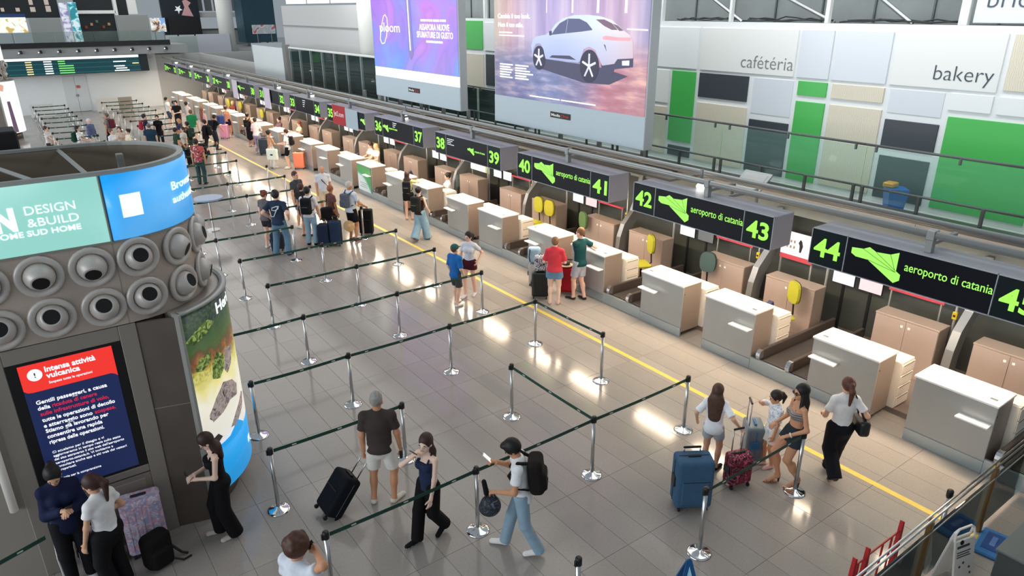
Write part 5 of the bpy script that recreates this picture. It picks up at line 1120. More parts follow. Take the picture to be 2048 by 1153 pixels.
    if top:
        kind, tc = top[0], top[1]; op = top[2] if len(top) > 2 else {}; o = op.get('o', .018)*s; hem = op.get('hem', -.06)*s; pr = []; tor = torso(o); cuts = [(P+u*hem, -u)]
        if kind in ('tee', 'long'):
            fr = op.get('sleeve', .58)
            for i in (0, 1):
                e2 = sh[i]+(el[i]-sh[i])*(fr if kind == 'tee' else 1); fl_ = op.get('flare', .016)*s
                pr.append(cone(sh[i]-r*(.012 if i == 0 else -.012)*s, e2, .036*s*am+o, (.047-.012*fr)*s*am+o+fl_*.6))
                if kind == 'tee': pr.append(endcut(e2, e2-sh[i], .062*s+o+fl_))
                if kind == 'long': pr.append(cone(el[i], el[i]+(wr_[i]-el[i])*.95, .042*s*am+o, .032*s*am+o))
            pr += tor; pr.append(cone(nk-u*.035*s, nk-u*.01*s, .06*s+o*.3, .056*s+o*.2)); 
        elif kind == 'tank':
            pr = tor[:3]+tor[5:]; cuts += [(P+u*.395*s, u)]
            for sd in (1, -1):
                a, b, c = P+u*.38*s+f*.085*s+r*.075*s*sd, shc+r*.085*s*sd+u*.058*s, P+u*.37*s-f*.09*s+r*.07*s*sd
                st_ = [cone(a, b, .016*s, .013*s), cone(b, c, .013*s, .016*s)]
                obj('strap', np_mesh('strap', [blob(st_, min(v, .01), .01)], cloth(tc)), t)
        elif kind == 'bandeau':
            pr = tor[:3]+tor[5:]; cuts = [(P+u*.385*s, u), (P+u*.255*s, -u)]
            for sd in (1, -1): obj('strap', np_mesh('strap', [blob([cone(P+u*.37*s+f*.1*s+r*.06*s*sd, shc+r*.05*s*sd+u*.06*s, .007*s, .007*s)], .008, .005)], cloth(tc)), t)
        obj({'tee': 'shirt', 'long': 'jacket', 'tank': 'tank_top', 'bandeau': 'bandeau_top'}[kind], np_mesh('top', [blob(pr, gv, .04*s, cuts)], cloth(tc)), t)
    if bot:
        kind, bc = bot[0], bot[1]; op = bot[2] if len(bot) > 2 else {}; over = not top or top[0] in ('tank', 'bandeau') or (len(top) > 2 and top[2].get('hem', -.06) > -.03); o = op.get('o', .02 if over and top and top[0] == 'tee' else (.012 if over else .004))*s; g = bw
        pel = [cone(P-u*.05*s, wst-u*.03*s, (.152 if fem else .146)*g*s+o, (.118 if fem else .130)*g*s+o, (f, .70)), ell(P-f*.055*s-u*.03*s, V(.13*g, .075*g, .09)*s+o, np.stack([r, f, u], 1))]; pr = []; cuts = [(P+u*op.get('rise', .1 if over else .04)*s, u)]
        W = op.get('w', 0)*s
        if kind in ('trousers', 'wide', 'shorts'):
            fr = op.get('len', .62); ends = []
            for i in (0, 1):
                if kind == 'shorts':
                    ke = hip[i]+(kn[i]-hip[i])*min(fr, 1); pr.append(cone(hip[i], ke, .092*s*g+o, (.090-.03*fr)*s*g+o+W+.012*s)); ends.append(endcut(ke, ke-hip[i], .1*s*g+W))
                    if fr > 1: pr.append(cone(kn[i], kn[i]+(ank[i]-kn[i])*(fr-1), .06*s*g+o+W, .062*s*g+o+W*1.3))
                else:
                    lo_ = ank[i]+nrm(ank[i]-kn[i])*(.03 if kind == 'wide' else .0)*s; kw = .016*s if kind == 'wide' else 0; ends.append(endcut(lo_, lo_-kn[i], .1*s+W))
                    pr += [cone(hip[i], kn[i], .094*s*g+o, .06*s*g+o+kw+W), cone(kn[i], lo_, .06*s*g+o+kw+W, .045*s+o+kw*1.6+W*1.6)]
            pr += ends+pel
        else:
            L = op.get('len', .8); pr += pel; pr.append(cone(P-u*.03*s, P-V(0, 0, L*s), .15*s*g+o, (.15+op.get('flare', .08))*s, (V(0, 1, 0), .8)))
        if kind == 'shorts':
            pass
        nm = {'trousers': 'trousers', 'wide': 'wide_trousers', 'shorts': 'shorts', 'skirt': 'skirt'}[kind]
        mesh_ = blob(pr, gv, .022*s, cuts); obj(nm, np_mesh(nm, [mesh_], cloth(bc)), t)
    if shoe:
        sc_ = shoe if isinstance(shoe, tuple) else (230, 230, 230); SOLE = mat('sole_white', (225, 222, 216), .6)
        for i in (0, 1):
            toe, fd, pt = ft[i]; ud = V(0, 0, 1); fwd_ = nrm((toe+V(0, 0, .03)*s)-(ank[i]-V(0, 0, .03)*s)) if pt else fd
            he = ank[i]-V(0, 0, .038)*s if not pt else ank[i]-fwd_*.02*s-V(0, 0, .02)*s; tp = toe+V(0, 0, .026)*s+fd*.03*s
            sp_ = [cone(he-fd*.012*s, tp, .047*s, .038*s, (nrm(np.cross(np.cross(fwd_, ud), fwd_)), .85)), cone(ank[i], he, .04*s, .044*s)]
            obj('shoe', np_mesh('shoe', [blob(sp_, min(v, .011), .016*s, [(V(0, 0, .002), V(0, 0, -1))])], [cloth(sc_), SOLE], sole=.02 if not pt else -1), t)
    # ---- hair
    st_, hcol = hair[0], hair[1]; hm = hcol if not isinstance(hcol, tuple) else mat('hair_%d_%d_%d' % hcol, hcol, .55, spec=.4, noise=(30, .25)); hvx = min(v, .011) if v < .018 else v*.8
    if st_ != 'bald':
        vol = {'curly': .036, 'quiff': .02, 'crop': .006}.get(st_, .014)
        pr = [ell(hp_(0, -.022, .03), (V(.078, .094, .098)+vol)*q_, MH), sub(ell(hp_(0, .1, -.04 if st_ in ('bun', 'pony') else -.05), V(.078, .085, .108)*q_, MH)), sub(ell(hp_(0, .03, -.13), V(.09, .09, .06)*q_, MH))]
        if st_ == 'quiff': pr += [ell(hp_(0, .055, .105), V(.06, .05, .035)*q_, MH)]
        if st_ == 'curly':
            rs = random.Random(3)
            for i in range(46):
                a, b = rs.uniform(0, 6.28), rs.uniform(-.25, 1.5); pr.append(ell(hp_(.1*math.cos(a)*math.cos(b), -.025+.11*math.sin(a)*math.cos(b) if math.sin(a) < .55 else .04, .04+.1*math.sin(b)), V(.024, .024, .024)*q_))
        if st_ in ('long', 'longf'):
            Lh = hair[2] if len(hair) > 2 else .36; hw = hair[3] if len(hair) > 3 else 1.
            e_ = nk-f*.10*s-u*(Lh-.14)*s; pr += [cone(hp_(0, -.05, 0), nk-f*.075*s, .084*q_, .105*s*hw, (f, .6/hw)), cone(nk-f*.075*s, e_, .105*s*hw, .078*s*hw, (f, .5/hw))]
            if st_ == 'longf': pr += [cone(hp_(.07, 0, -.02), nk+r*.09*s+f*.02*s-u*.06*s, .03*q_, .03*s), cone(hp_(-.07, 0, -.02), nk-r*.09*s+f*.02*s-u*.06*s, .03*q_, .03*s)]
        if st_ == 'pony':
            b = hp_(0, -.125, .035); pr += [ell(b, V(.034, .034, .034)*q_), cone(b, b-hf*.05*s-V(0, 0, .08)*s, .036*q_, .042*s), cone(b-hf*.05*s-V(0, 0, .08)*s, b-hf*.03*s-V(0, 0, (hair[2] if len(hair) > 2 else .26))*s, .042*s, .018*s)]
        if st_ == 'bun': pr += [ell(hp_(0, -.11, .07), V(.05, .05, .05)*q_)]
        obj('hair', np_mesh('hair', [blob(pr, hvx, .018*s)], hm), t)
    class S_: pass
    S = S_(); S.t, S.P, S.u, S.f, S.r, S.s, S.nk, S.chs, S.sh, S.wr, S.el, S.hp, S.hr, S.hf, S.hu, S.hc, S.x, S.y, S.rz, S.q, S.kn, S.ank, S.v, S.MH = t, P, u, f, r, s, nk, chs, sh, wr_, el, hp_, hr, hf, hu, hc, x, y, rz, q_, kn, ank, v, MH
    S.dir = [nrm(wr_[i]-el[i]) for i in (0, 1)]; return S
def at(S, name, label, cat, group=None): return thing(name, label, cat, (S.x, S.y, 0), S.rz, group)
def backpack(S, label, col, size=1., pocket=None):
    t = at(S, 'backpack', label, 'backpack'); M = np.stack([S.r, S.f, S.u], 1); c = S.P+S.u*.29*S.s-S.f*(.175+.03*size)*S.s; vx = max(.009, S.v*.8)
    pr = [rbox(c, V(.145, .085, .22)*S.s*size, .06*size, M), rbox(c-S.u*.07*S.s-S.f*.08*S.s, V(.11, .045, .11)*S.s*size, .035, M)]
    obj('body', np_mesh('pack', [blob(pr, vx, .02)], cloth(col)), t); lo_ = c-S.u*.15*S.s
    for i, sd in ((0, 1), (1, -1)):
        a = c+S.u*.17*S.s*size+S.r*.07*sd*S.s+S.f*.05*S.s; b = S.sh[i]-S.r*sd*.045*S.s+S.u*.075*S.s-S.f*.01; d = S.chs+S.r*.10*sd*S.s+S.f*.125*S.s; e = lo_+S.r*.14*sd*S.s+S.f*.1*S.s
        obj('strap', np_mesh('strap', [blob([cone(a, b, .02, .022), cone(b, d, .022, .018), cone(d, S.P+S.u*.17*S.s+S.r*.145*sd*S.s+S.f*.05*S.s, .018, .014), cone(S.P+S.u*.17*S.s+S.r*.145*sd*S.s+S.f*.05*S.s, e, .014, .014)], max(.009, S.v*.7), .012)], cloth(tuple(int(k*.8)+4 for k in col))), t)
    MBx = MB(); MBx.tube([tuple(c+S.u*.2*S.s*size+S.r*k*.04+S.f*.04+S.u*.03*(1-abs(k))) for k in (-1, 0, 1)], .008, 6); MBx.build('grab_handle', BLACK, t)
    q = MB(); p1, p2 = c-S.f*.127*S.s*size-S.r*.08+S.u*.0, c-S.f*.127*S.s*size+S.r*.08+S.u*.0; q.tube([tuple(p1), tuple(p2)], .006, 5); q.build('zip', GREYM, t); return t
def phone(S, i, label, off=(0, .02, .02), lit=False, ear=False, col=None):
    t = at(S, 'phone', label, 'phone'); d = S.dir[i]; c = S.wr[i]+d*.09*S.s+S.f*off[1]+S.r*off[0]+S.u*off[2]
    if ear: M = np.stack([S.hf, nrm(S.hr+S.hf*.2), np.cross(S.hf, nrm(S.hr+S.hf*.2))], 1); ux_, uy_, uz_ = S.hr*1., nrm(-S.hu*.75+S.hf*.55), None; uz_ = np.cross(ux_, uy_)
    else: uy_ = nrm(S.f*.55+S.u*.65); ux_ = S.r; uz_ = np.cross(ux_, uy_)
    M = Matrix((Vector(ux_ if not ear else nrm(np.cross(uy_, S.hr))), Vector(uy_), Vector(uz_ if not ear else S.hr))).transposed().to_4x4(); M.translation = Vector(c)
    q = MB(); q.X = M; q.cbox(-.036, -.074, -.0045, .036, .074, .0045, .004); q.build('case', mat('phone_case_%d' % (col or (20, 20, 22))[0], col or (20, 20, 22), .35), t)
    q = MB(); q.X = M; q.cbox(-.032, -.068, .0045, .032, .068, .0055, .0004); q.build('screen', mat('phone_lit' if lit else 'phone_dark', (236, 230, 226) if lit else (14, 16, 22), .2, emit=.7 if lit else 0), t); return t
# ------------------------------------------------------------------ luggage
def suitcase(label, loc, h, size=(.46, .28, .68), col=(20, 24, 30), handle=.0, tiltv=0, soft=True, group=None, trim=None, grip_side=True):
    w_, d_, h_ = size; t = thing('suitcase', label, 'suitcase', loc, -R(h)); c = cloth(col) if (isinstance(col, tuple) and soft) else (col if not isinstance(col, tuple) else mat('shell_%d_%d_%d' % col, col, .35)); T = Matrix.Rotation(R(tiltv), 4, 'X')
    P, F = blob([rbox(V(0, 0, .06+h_/2), V(w_/2, d_/2, h_/2), .05)], .014, .01); X = np.array(T.to_3x3()); obj('shell', np_mesh('shell', [(P @ X.T, F)], c), t)
    tr = trim or mat('trim_dark', (22, 24, 28), .5)
    def bx(name, a, m, ch=.004): q = MB(); q.X = T; q.cbox(*a, ch); return q.build(name, m, t)
    if soft:
        bx('front_pocket', (-w_*.38, -d_/2-.018, .12, w_*.38, -d_/2+.02, .06+h_*.62), c, .02); q = MB(); q.X = T; zz = [(-w_*.36, -d_/2-.02, .06+h_*.6), (w_*.36, -d_/2-.02, .06+h_*.6)]; q.tube(zz, .005, 5); q.build('zip', tr, t)
        q = MB(); q.X = T; q.tube([(-w_/2-.002, .02, .1), (-w_/2-.002, .02, h_), (-w_/2+.05, .02, .062+h_), (w_/2-.05, .02, .062+h_), (w_/2+.002, .02, h_), (w_/2+.002, .02, .1)], .006, 6); q.build('piping', tr, t)
    else:
        for i in range(5): x0 = -w_*.36+w_*.18*i; bx('rib', (x0-.012, -d_/2-.006, .14, x0+.012, -d_/2+.01, h_-.02), c, .004)
        bx('seam', (-w_/2-.004, -.008, .1, w_/2+.004, .008, h_+.02), tr, .004)
    bx('carry_handle', (-.09, -.02, .06+h_, .09, .02, .085+h_), tr, .01)
    if grip_side: bx('side_handle', (-w_/2-.022, -.07, .06+h_*.4, -w_/2, .07, .06+h_*.62), tr, .01)
    if handle:
        for sx in (-1, 1): q = MB(); q.X = T; q.tube([(sx*w_*.22, d_*.36, .06+h_-.02), (sx*w_*.22, d_*.36, .06+h_+handle)], .009, 8); q.build('trolley_rod', STEEL if soft is not None else STEEL, t, True)
        bx('trolley_grip', (-w_*.25, d_*.36-.016, .05+h_+handle, w_*.25, d_*.36+.016, .085+h_+handle), BLACK, .012)
    for sx in (-1, 1):
        for sy in (-1, 1): q = MB(); q.X = T @ Matrix.Translation((sx*w_*.38, sy*d_*.36, .03)) @ Matrix.Rotation(R(90), 4, 'Y'); q.cyl(0, 0, -.014, .014, .03, 10); q.build('wheel', BLACK, t)
    return t
# ------------------------------------------------------------------ people in the near lanes
BLK = (14, 14, 18); NV = (28, 34, 54); WT = (228, 230, 234); JEAN = (112, 142, 164); JEAN2 = (78, 104, 130)
N = .0115
p = person('man in dark brown t-shirt and white shorts pulling a black trolley case', 3.28, 7.60, 32, 1.75, N, False, 'tan', ('crop', (150, 146, 142)), ('tee', (64, 56, 54), {'sleeve': .7}), ('shorts', (222, 219, 212), {'len': .86, 'w': .012}), (206, 200, 190), RH=(.27, .06, .84), LH=('w', 3.10, 7.72, .86), feet=((.15, -.02, 0, 38, 0), (-.12, -.02, 0, -6, 0)), look=(8, 10), bw=1.06, curl=(.7, 1.2))
t = at(p, 'wallet', 'small black pouch held in the hand of the man in white shorts', 'pouch'); c_ = p.wr[0]+p.dir[0]*.1; MB().cbox(c_[0]-.02, c_[1]-.05, c_[2]-.1, c_[0]+.02, c_[1]+.05, c_[2]+.03, .01).build('pouch_body', BLACK, t)
s1 = suitcase('black trolley case tilted on its wheels behind the man in white shorts', (2.50, 7.78, .02), 122, (.40, .26, .58), (10, 16, 24), .46, 0)
s1.rotation_euler = (R(-38), 0, -R(90))
p = person('woman in navy tank top and long black trousers walking with phone at her face', 3.46, 6.60, 252, 1.56, N, True, 'pale', ('long', (58, 36, 30), .3), ('tank', (34, 46, 74)), ('wide', (14, 13, 16), {'w': .004}), (20, 20, 24), RH=(.10, .17, 1.40), LH=(-.2, .16, .84), feet=((.07, .2, 0, 10, 0), (-.08, -.22, .01, -6, 16)), look=(-12, 8), curl=(.9, .4), hs=1.03)
phone(p, 0, 'black phone held before the face of the woman in navy tank top', (0, .03, .04), col=(18, 18, 20))
p = person('man in white t-shirt and pale jeans walking with backpack and phone', 4.28, 5.69, 312, 1.67, N, False, 'tan', ('quiff', (20, 16, 15)), ('tee', (232, 234, 236), {'sleeve': .62, 'hem': -.1}), ('wide', (142, 168, 186)), (232, 230, 228), RH=(.12, .34, 1.26), LH=(-.14, .3, 1.0), feet=((.08, .24, 0, 4, 0), (-.09, -.22, 0, -4, 6)), lean=(0, .1), look=(0, 34), curl=(.8, 1.0), bw=.96)
backpack(p, 'large black backpack with brown base on the man with pale jeans', (28, 24, 22), 1.12)
phone(p, 0, 'phone with bright screen held up by the man in pale jeans', (-.02, .05, .06), lit=True, col=(226, 222, 220))
t = at(p, 'helmet_bag', 'dark camouflage bag hanging from the hand of the man in pale jeans', 'bag'); c_ = p.wr[1]+p.dir[1]*.08
obj('bag_body', np_mesh('bag', [blob([ell(c_+V(0, .03, -.2), V(.11, .13, .14)), ell(c_+V(.02, .06, -.26), V(.1, .12, .1))], .011, .03)], pattern('camo_dark', [(18, 20, 26), (52, 58, 74), (26, 28, 36), (96, 104, 122)], 'noise', 16)), t)
MB().tube([tuple(c_+V(0, -.05, -.1)), tuple(c_+V(0, 0, .0)), tuple(c_+V(0, .07, -.09))], .012, 6).build('bag_handle', BLACK, t)
t = at(p, 'neck_pillow', 'black rolled pouch sticking out above the camouflage bag', 'pouch'); obj('roll', np_mesh('roll', [blob([cone(c_+V(.03, .08, -.05), c_+V(.03, .11, .12), .035, .03)], .01, .01)], cloth((22, 22, 24))), t)
p = person('girl in white oversized t-shirt with long brown hair holding a suitcase handle', 7.52, 5.40, 62, 1.42, N, True, 'mid', ('long', (78, 52, 40), .44, 1.4), ('tee', (234, 236, 240), {'sleeve': .85, 'o': .026, 'hem': -.14, 'flare': .016}), ('shorts', (168, 176, 184), {'len': .6, 'w': .01}), (30, 30, 32), RH=('w', 7.66, 5.04, .84), LH=(-.3, .05, .95), feet=((.11, .02, 0, 22, 0), (-.1, 0, 0, 0, 0)), look=(6, 14), hs=1.08, curl=(1.2, .4))
s_ = suitcase('small black and red patterned cabin case held by the girl with long hair', (7.55, 4.93, 0), 18, (.36, .23, .48), pattern('lips_print', [(24, 16, 22), (150, 26, 52), (34, 14, 20), (206, 84, 116), (30, 16, 22)], 'noise', 11), .34, 0)
p = person('small child in white top with dark ponytail beside the blue hard case', 8.30, 4.93, 292, 1.27, N, True, 'tan', ('pony', (36, 26, 22), .22), ('tee', pattern('child_print', [(226, 228, 232), (236, 238, 240), (176, 190, 206)], 'noise', 18), {'o': .022, 'sleeve': .85, 'hem': -.1, 'flare': .014}), ('shorts', (222, 216, 208), {'len': .75, 'w': .016}), (222, 176, 178), RH=('w', 8.24, 5.13, 1.02), LH=(-.2, .12, .85), feet=((.08, .04, 0, 6, 0), (-.08, -.03, 0, -6, 0)), look=(20, 20), hs=1.16, curl=(1.2, .5))
suitcase('grey-blue hard case standing before the small child', (8.27, 5.22, 0), 312, (.40, .27, .56), (100, 116, 126), .36, 0, False, trim=mat('trim_blue', (32, 104, 160), .4))
suitcase('large mid blue soft suitcase standing behind the girl with long hair', (6.66, 5.02, 0), 33, (.50, .33, .74), (60, 92, 120), 0.06, 0)
p = person('woman in striped strapless top and dark shorts with black hair and sunglasses', 8.16, 4.50, 302, 1.63, N, True, 'tan', ('longf', (18, 16, 20), .3), ('bandeau', pattern('stripe_top', [(32, 32, 40), (214, 208, 198), (32, 32, 40), (150, 140, 130)], 'stripe', 9, axis='Z')), ('shorts', (46, 54, 62), {'len': .42, 'rise': .13, 'o': .012}), None, RH=(.1, .26, 1.05), LH=(-.2, .2, 1.0), feet=((.07, .12, .0, 0, 24), (-.08, -.12, .0, -4, 24)), look=(-4, 4), bw=1.08, curl=(.6, .7))
def heels(p):
    for i in (0, 1):
        a = p.ank[i]; MB().cyl(a[0], a[1]-.02, 0, max(.03, a[2]-.06), .012, 8, .022).build('heel', mat('heel_dark', (40, 26, 22), .4), p.t); d = nrm(V(0, 1, 0)); q = MB(); q.prism([(-.038, -.02), (.038, -.02), (.042, .1), (.0, .17), (-.042, .1)], 0, .014, 'z'); o = q.build('sandal_sole', mat('sandal_tan', (150, 96, 66), .5), p.t); o.location = (a[0], a[1]+.04, .001)
        q = MB(); q.tube([(a[0]-.045, a[1]+.09, .02), (a[0], a[1]+.08, .075), (a[0]+.045, a[1]+.09, .02)], .012, 6); q.build('sandal_strap', mat('sandal_tan', (150, 96, 66), .5), p.t)
heels(p)
def glasses(p, col=(20, 18, 18), dark=True):
    q = MB()
    for sd in (1, -1):
        c = p.hp(.034*sd, .098, -.004); q.tube([tuple(c+(p.hr*math.cos(a)*.028+p.hu*math.sin(a)*.022)*p.q) for a in np.linspace(0, 2*math.pi, 12, endpoint=False)], .0035, 5, closed=True); q.tube([tuple(p.hp(.062*sd, .092, 0)), tuple(p.hp(.082*sd, 0, 0))], .0035, 5)
    q.tube([tuple(p.hp(-.008, .1, 0)), tuple(p.hp(.008, .1, 0))], .0035, 5); g = q.build('glasses_frame', mat('glasses_%d' % col[0], col, .4), p.t)
    if dark:
        for sd in (1, -1): ball(p.hp(.034*sd, .099, -.004), V(.026, .004, .02)*p.q, mat('lens_dark', (16, 14, 16), .15), 'lens', g, 10)
glasses(p)
t = at(p, 'wrist_watch', 'pale watch on the wrist of the woman in striped top', 'watch'); w0 = p.wr[1]-p.dir[1]*.03; MB().tube([tuple(w0), tuple(w0+p.dir[1]*.02)], .037, 10).build('band', mat('watch_pale', (222, 214, 204), .4), t)
p = person('woman in white blouse and black wide trousers walking with a black handbag', 8.80, 4.20, 38, 1.66, N, True, 'mid', ('pony', (84, 48, 34), .3), ('tee', (226, 224, 222), {'sleeve': .7, 'hem': .06}), ('wide', (16, 16, 22), {'rise': .14, 'w': .006}), (70, 60, 56), RH=(.25, .1, 1.02), LH=(-.18, .22, 1.0), feet=((.03, .2, 0, 4, 0), (-.06, -.24, .01, 0, 34)), look=(0, 8), curl=(.8, .9))
MB().tube([tuple(p.nk+p.r*.1*p.s*k+p.f*(.06 if abs(k) < .3 else -.02)+p.u*.0) for k in (-.7, -.3, .3, .7)], .016, 6).build('scarf', NAVY, p.t)
t = at(p, 'handbag', 'black shoulder handbag carried by the woman in white blouse', 'handbag'); c_ = p.P+p.r*.27+p.u*.0+p.f*(-.02)
obj('bag_body', np_mesh('bag', [blob([rbox(c_+V(0, 0, .04), V(.075, .16, .12), .05), cone(c_+V(0, -.12, .14), c_+V(0, .12, .14), .03, .03)], .011, .03)], mat('leather_black', (24, 26, 28), .4)), t)
for k in (-1, 1): MB().tube([tuple(c_+V(-.01, .1*k, .15)), tuple(p.sh[0]*.72+p.nk*.28+p.u*.075+p.f*.03*k), ], .012, 6).build('bag_strap', BLACK, t)
p = person('woman in black vest and wide black trousers with glasses looking at her phone', 1.35, 8.21, 276, 1.58, N, True, 'pale', ('long', (52, 34, 30), .26), ('tank', (20, 20, 24)), ('wide', (12, 12, 15), {'w': .014, 'rise': .12}), (196, 188, 176), RH=(.05, .27, 1.10), LH=(-.05, .27, 1.07), feet=((.09, .08, 0, 6, 0), (-.1, -.08, 0, -10, 0)), lean=(0, .03), look=(4, 34), curl=(.9, .9))
glasses(p, (60, 40, 34), False); phone(p, 1, 'black phone held by the woman in glasses and black vest', (.04, .0, .03))
p = person('person in navy zip jacket and black track trousers leaning on the kiosk screen', -.30, 8.42, 176, 1.69, N, True, 'mid', ('bun', (26, 20, 20)), ('long', (22, 30, 62), {'o': .022, 'hem': -.14}), ('trousers', (18, 18, 24), {'w': .012}), (210, 210, 212), RH=(.04, .24, 1.2), LH=(-.06, .25, 1.18), look=(10, 36), curl=(.8, .8), bw=1.1)
for i in (0, 1): sd = 1 if i == 0 else -1; MB().tube([tuple(p.P+p.r*sd*.165*p.s-p.u*.08), tuple(p.kn[i]+p.r*sd*.085*p.s), tuple(p.ank[i]+p.r*sd*.075*p.s)], .012, 5).build('side_stripe', mat('stripe_white', (206, 206, 206), .7), p.t)
phone(p, 0, 'dark phone held at the chest by the person in navy jacket', (-.03, .02, .03))
p = person('woman in white t-shirt and black trousers with brown ponytail beside the lavender case', .05, 7.98, 322, 1.63, N, True, 'mid', ('pony', (62, 36, 30), .32), ('tee', (226, 226, 228), {'sleeve': .5, 'hem': -.0}), ('trousers', (16, 16, 20), {'w': .012}), (220, 220, 220), LH=(-.22, .12, .86), RH=(.2, .2, 1.0), look=(-20, 20), bw=1.05)
LAV = pattern('lavender_print', [(190, 184, 206), (206, 200, 220), (206, 160, 176), (150, 160, 196), (196, 190, 212)], 'noise', 9, det=3)
suitcase('large lavender print hard case leaning by the kiosk hatch', (.46, 8.50, 0), 8, (.46, .28, .78), LAV, 0, 0, False, trim=mat('trim_dark', (22, 24, 28), .5)); suitcase('lavender print hard case behind the woman in white t-shirt', (-.06, 8.52, 0), 0, (.44, .26, .60), LAV, 0, 0, False)
t = thing('backpack', 'black backpack standing on the floor against the lavender case', 'backpack', (.50, 8.16, 0), R(20)); obj('body', np_mesh('pack', [blob([rbox(V(0, 0, .24), V(.17, .12, .24), .09), rbox(V(0, -.1, .16), V(.13, .06, .13), .05)], .012, .03)], cloth((18, 17, 18))), t); MB().tube([(.16, -.05, .2), (.24, -.1, .06), (.3, -.12, .012)], .016, 6).build('strap', BLACK, t); MB().tube([(.1, -.16, .1), (.2, -.2, .02), (.3, -.2, .012)], .014, 6).build('strap', BLACK, t)
p = person('person with curly brown hair and pale top holding a phone to the ear', 1.46, 5.58, 70, 1.72, N, False, 'tan', ('curly', (74, 44, 32)), ('tee', (206, 212, 222), {'sleeve': .6, 'o': .02}), ('trousers', (50, 60, 80)), (200, 200, 200), RH=(.17, .12, 1.52), LH=None, look=(10, 18), curl=(1.0, .5), grip=((-1, 0, 0), None))
phone(p, 0, 'dark phone held to the ear of the curly haired person', (-.05, .0, .02), ear=True)
# ------------------------------------------------------------------ people before the desks
M_ = .0135
p = person('boy in blue sports shirt and teal cap standing at the belt end', 7.79, 12.97, 75, 1.47, M_, False, 'light', ('crop', (90, 70, 50)), ('tee', (34, 104, 178), {'sleeve': .9, 'o': .022, 'hem': -.12, 'flare': .02}), ('shorts', (66, 66, 68), {'len': .85, 'w': .018}), (232, 230, 228), RH=(.16, .16, .92), LH=(-.2, .1, .86), feet=((.1, -.05, 0, 12, 0), (-.1, .12, 0, -4, 0)), look=(0, 6), hs=1.1)
for a, b in ((.1, .0), ): obj('side_panel', np_mesh('panel', [blob([cone(p.sh[1]+p.u*.02, p.P-p.r*.14*p.s, .02, .02)], .012, .01)], cloth((120, 36, 60))), p.t)
obj('cap', np_mesh('cap', [blob([ell(p.hp(0, -.012, .05), V(.094, .108, .085)*p.q, p.MH), cone(p.hp(0, .08, .05), p.hp(0, .16, .035), .06*p.q, .045*p.q, (p.hu, .2))], .009, .012, [(p.hp(0, 0, .01), -p.hu)])], cloth((44, 92, 92))), p.t)
person('woman in pale t-shirt and maroon shorts with a hand on her hip', 8.38, 13.25, 232, 1.60, M_, True, 'light', ('pony', (34, 26, 26), .2), ('tee', (216, 220, 228), {'hem': -.02, 'sleeve': .6}), ('shorts', (74, 26, 38), {'len': .42}), (214, 206, 214), RH=(.18, .12, .92), LH=(-.24, .02, 1.0), feet=((.1, .08, 0, 10, 0), (-.08, -.14, 0, -6, 0)), look=(20, 10))
p = person('woman in red t-shirt and denim shorts standing at counter forty-one', 9.66, 11.66, 44, 1.63, M_, True, 'pale', ('short', (126, 92, 64)), ('tee', (206, 62, 74), {'o': .03, 'sleeve': .85, 'hem': -.04, 'flare': .02}), ('shorts', (102, 140, 172), {'len': .5, 'w': .02}), None, RH=(.16, .22, 1.0), LH=(-.16, .22, 1.0), look=(0, 14), bw=1.14)
p = person('man in dark teal t-shirt and grey shorts leaning on counter forty-one', 10.30, 11.45, 352, 1.76, M_, False, 'light', ('crop', (120, 84, 58)), ('tee', (24, 72, 76), {'sleeve': .62, 'hem': -.08}), ('shorts', (176, 180, 192), {'len': .8, 'w': .012}), (40, 40, 46), RH=('w', 10.78, 11.72, 1.2), LH=('w', 10.42, 11.85, 1.28), feet=((.1, -.02, 0, 10, 0), (-.08, .16, 0, -10, 0)), lean=(.06, .06), look=(-6, 4))
suitcase('silver slim case standing at the feet of counter forty', (10.08, 12.9, 0), 44, (.34, .22, .52), (176, 176, 174), 0, 0, False)
t = thing('backpack', 'pale blue backpack standing on the silver case', 'backpack', (10.05, 12.92, .6), R(-40)); obj('body', np_mesh('pack', [blob([rbox(V(0, 0, .2), V(.16, .11, .2), .08)], .014, .02)], cloth((150, 182, 206))), t); MB().tube([(-.1, -.1, .36), (-.12, -.16, .2), (-.1, -.1, .05)], .014, 6).build('strap', BLACK, t)
suitcase('black hard case beside the woman in red t-shirt', (9.66, 12.18, 0), 40, (.4, .26, .6), (18, 24, 26), .12, 0, False)
t = thing('backpack', 'black and white skull print backpack lying on the black case', 'backpack', (9.68, 12.2, .69), R(-30)); obj('body', np_mesh('pack', [blob([rbox(V(0, 0, .18), V(.15, .1, .19), .07)], .013, .02)], pattern('skull_print', [(30, 30, 34), (200, 204, 212), (40, 40, 46), (220, 222, 228)], 'noise', 18)), t); MB().tube([(-.05, 0, .36), (0, 0, .41), (.05, 0, .36)], .01, 6).build('grab_handle', BLACK, t)
suitcase('bright red soft suitcase before counter forty-one', (10.36, 12.02, 0), 50, (.42, .27, .62), (150, 22, 34), .14, 0)
t = thing('hat', 'straw hat with black crown resting on the red suitcase', 'hat', (10.33, 12.05, .72)); MB().lathe([(.17, 0), (.172, .008), (.1, .016), (.095, .02)], 24).build('brim', mat('straw', (206, 192, 164), .8), t, True); MB().lathe([(.1, .012), (.098, .07), (.075, .1), (.02, .105)], 20).build('crown', mat('crown_grey', (52, 50, 50), .8), t, True)
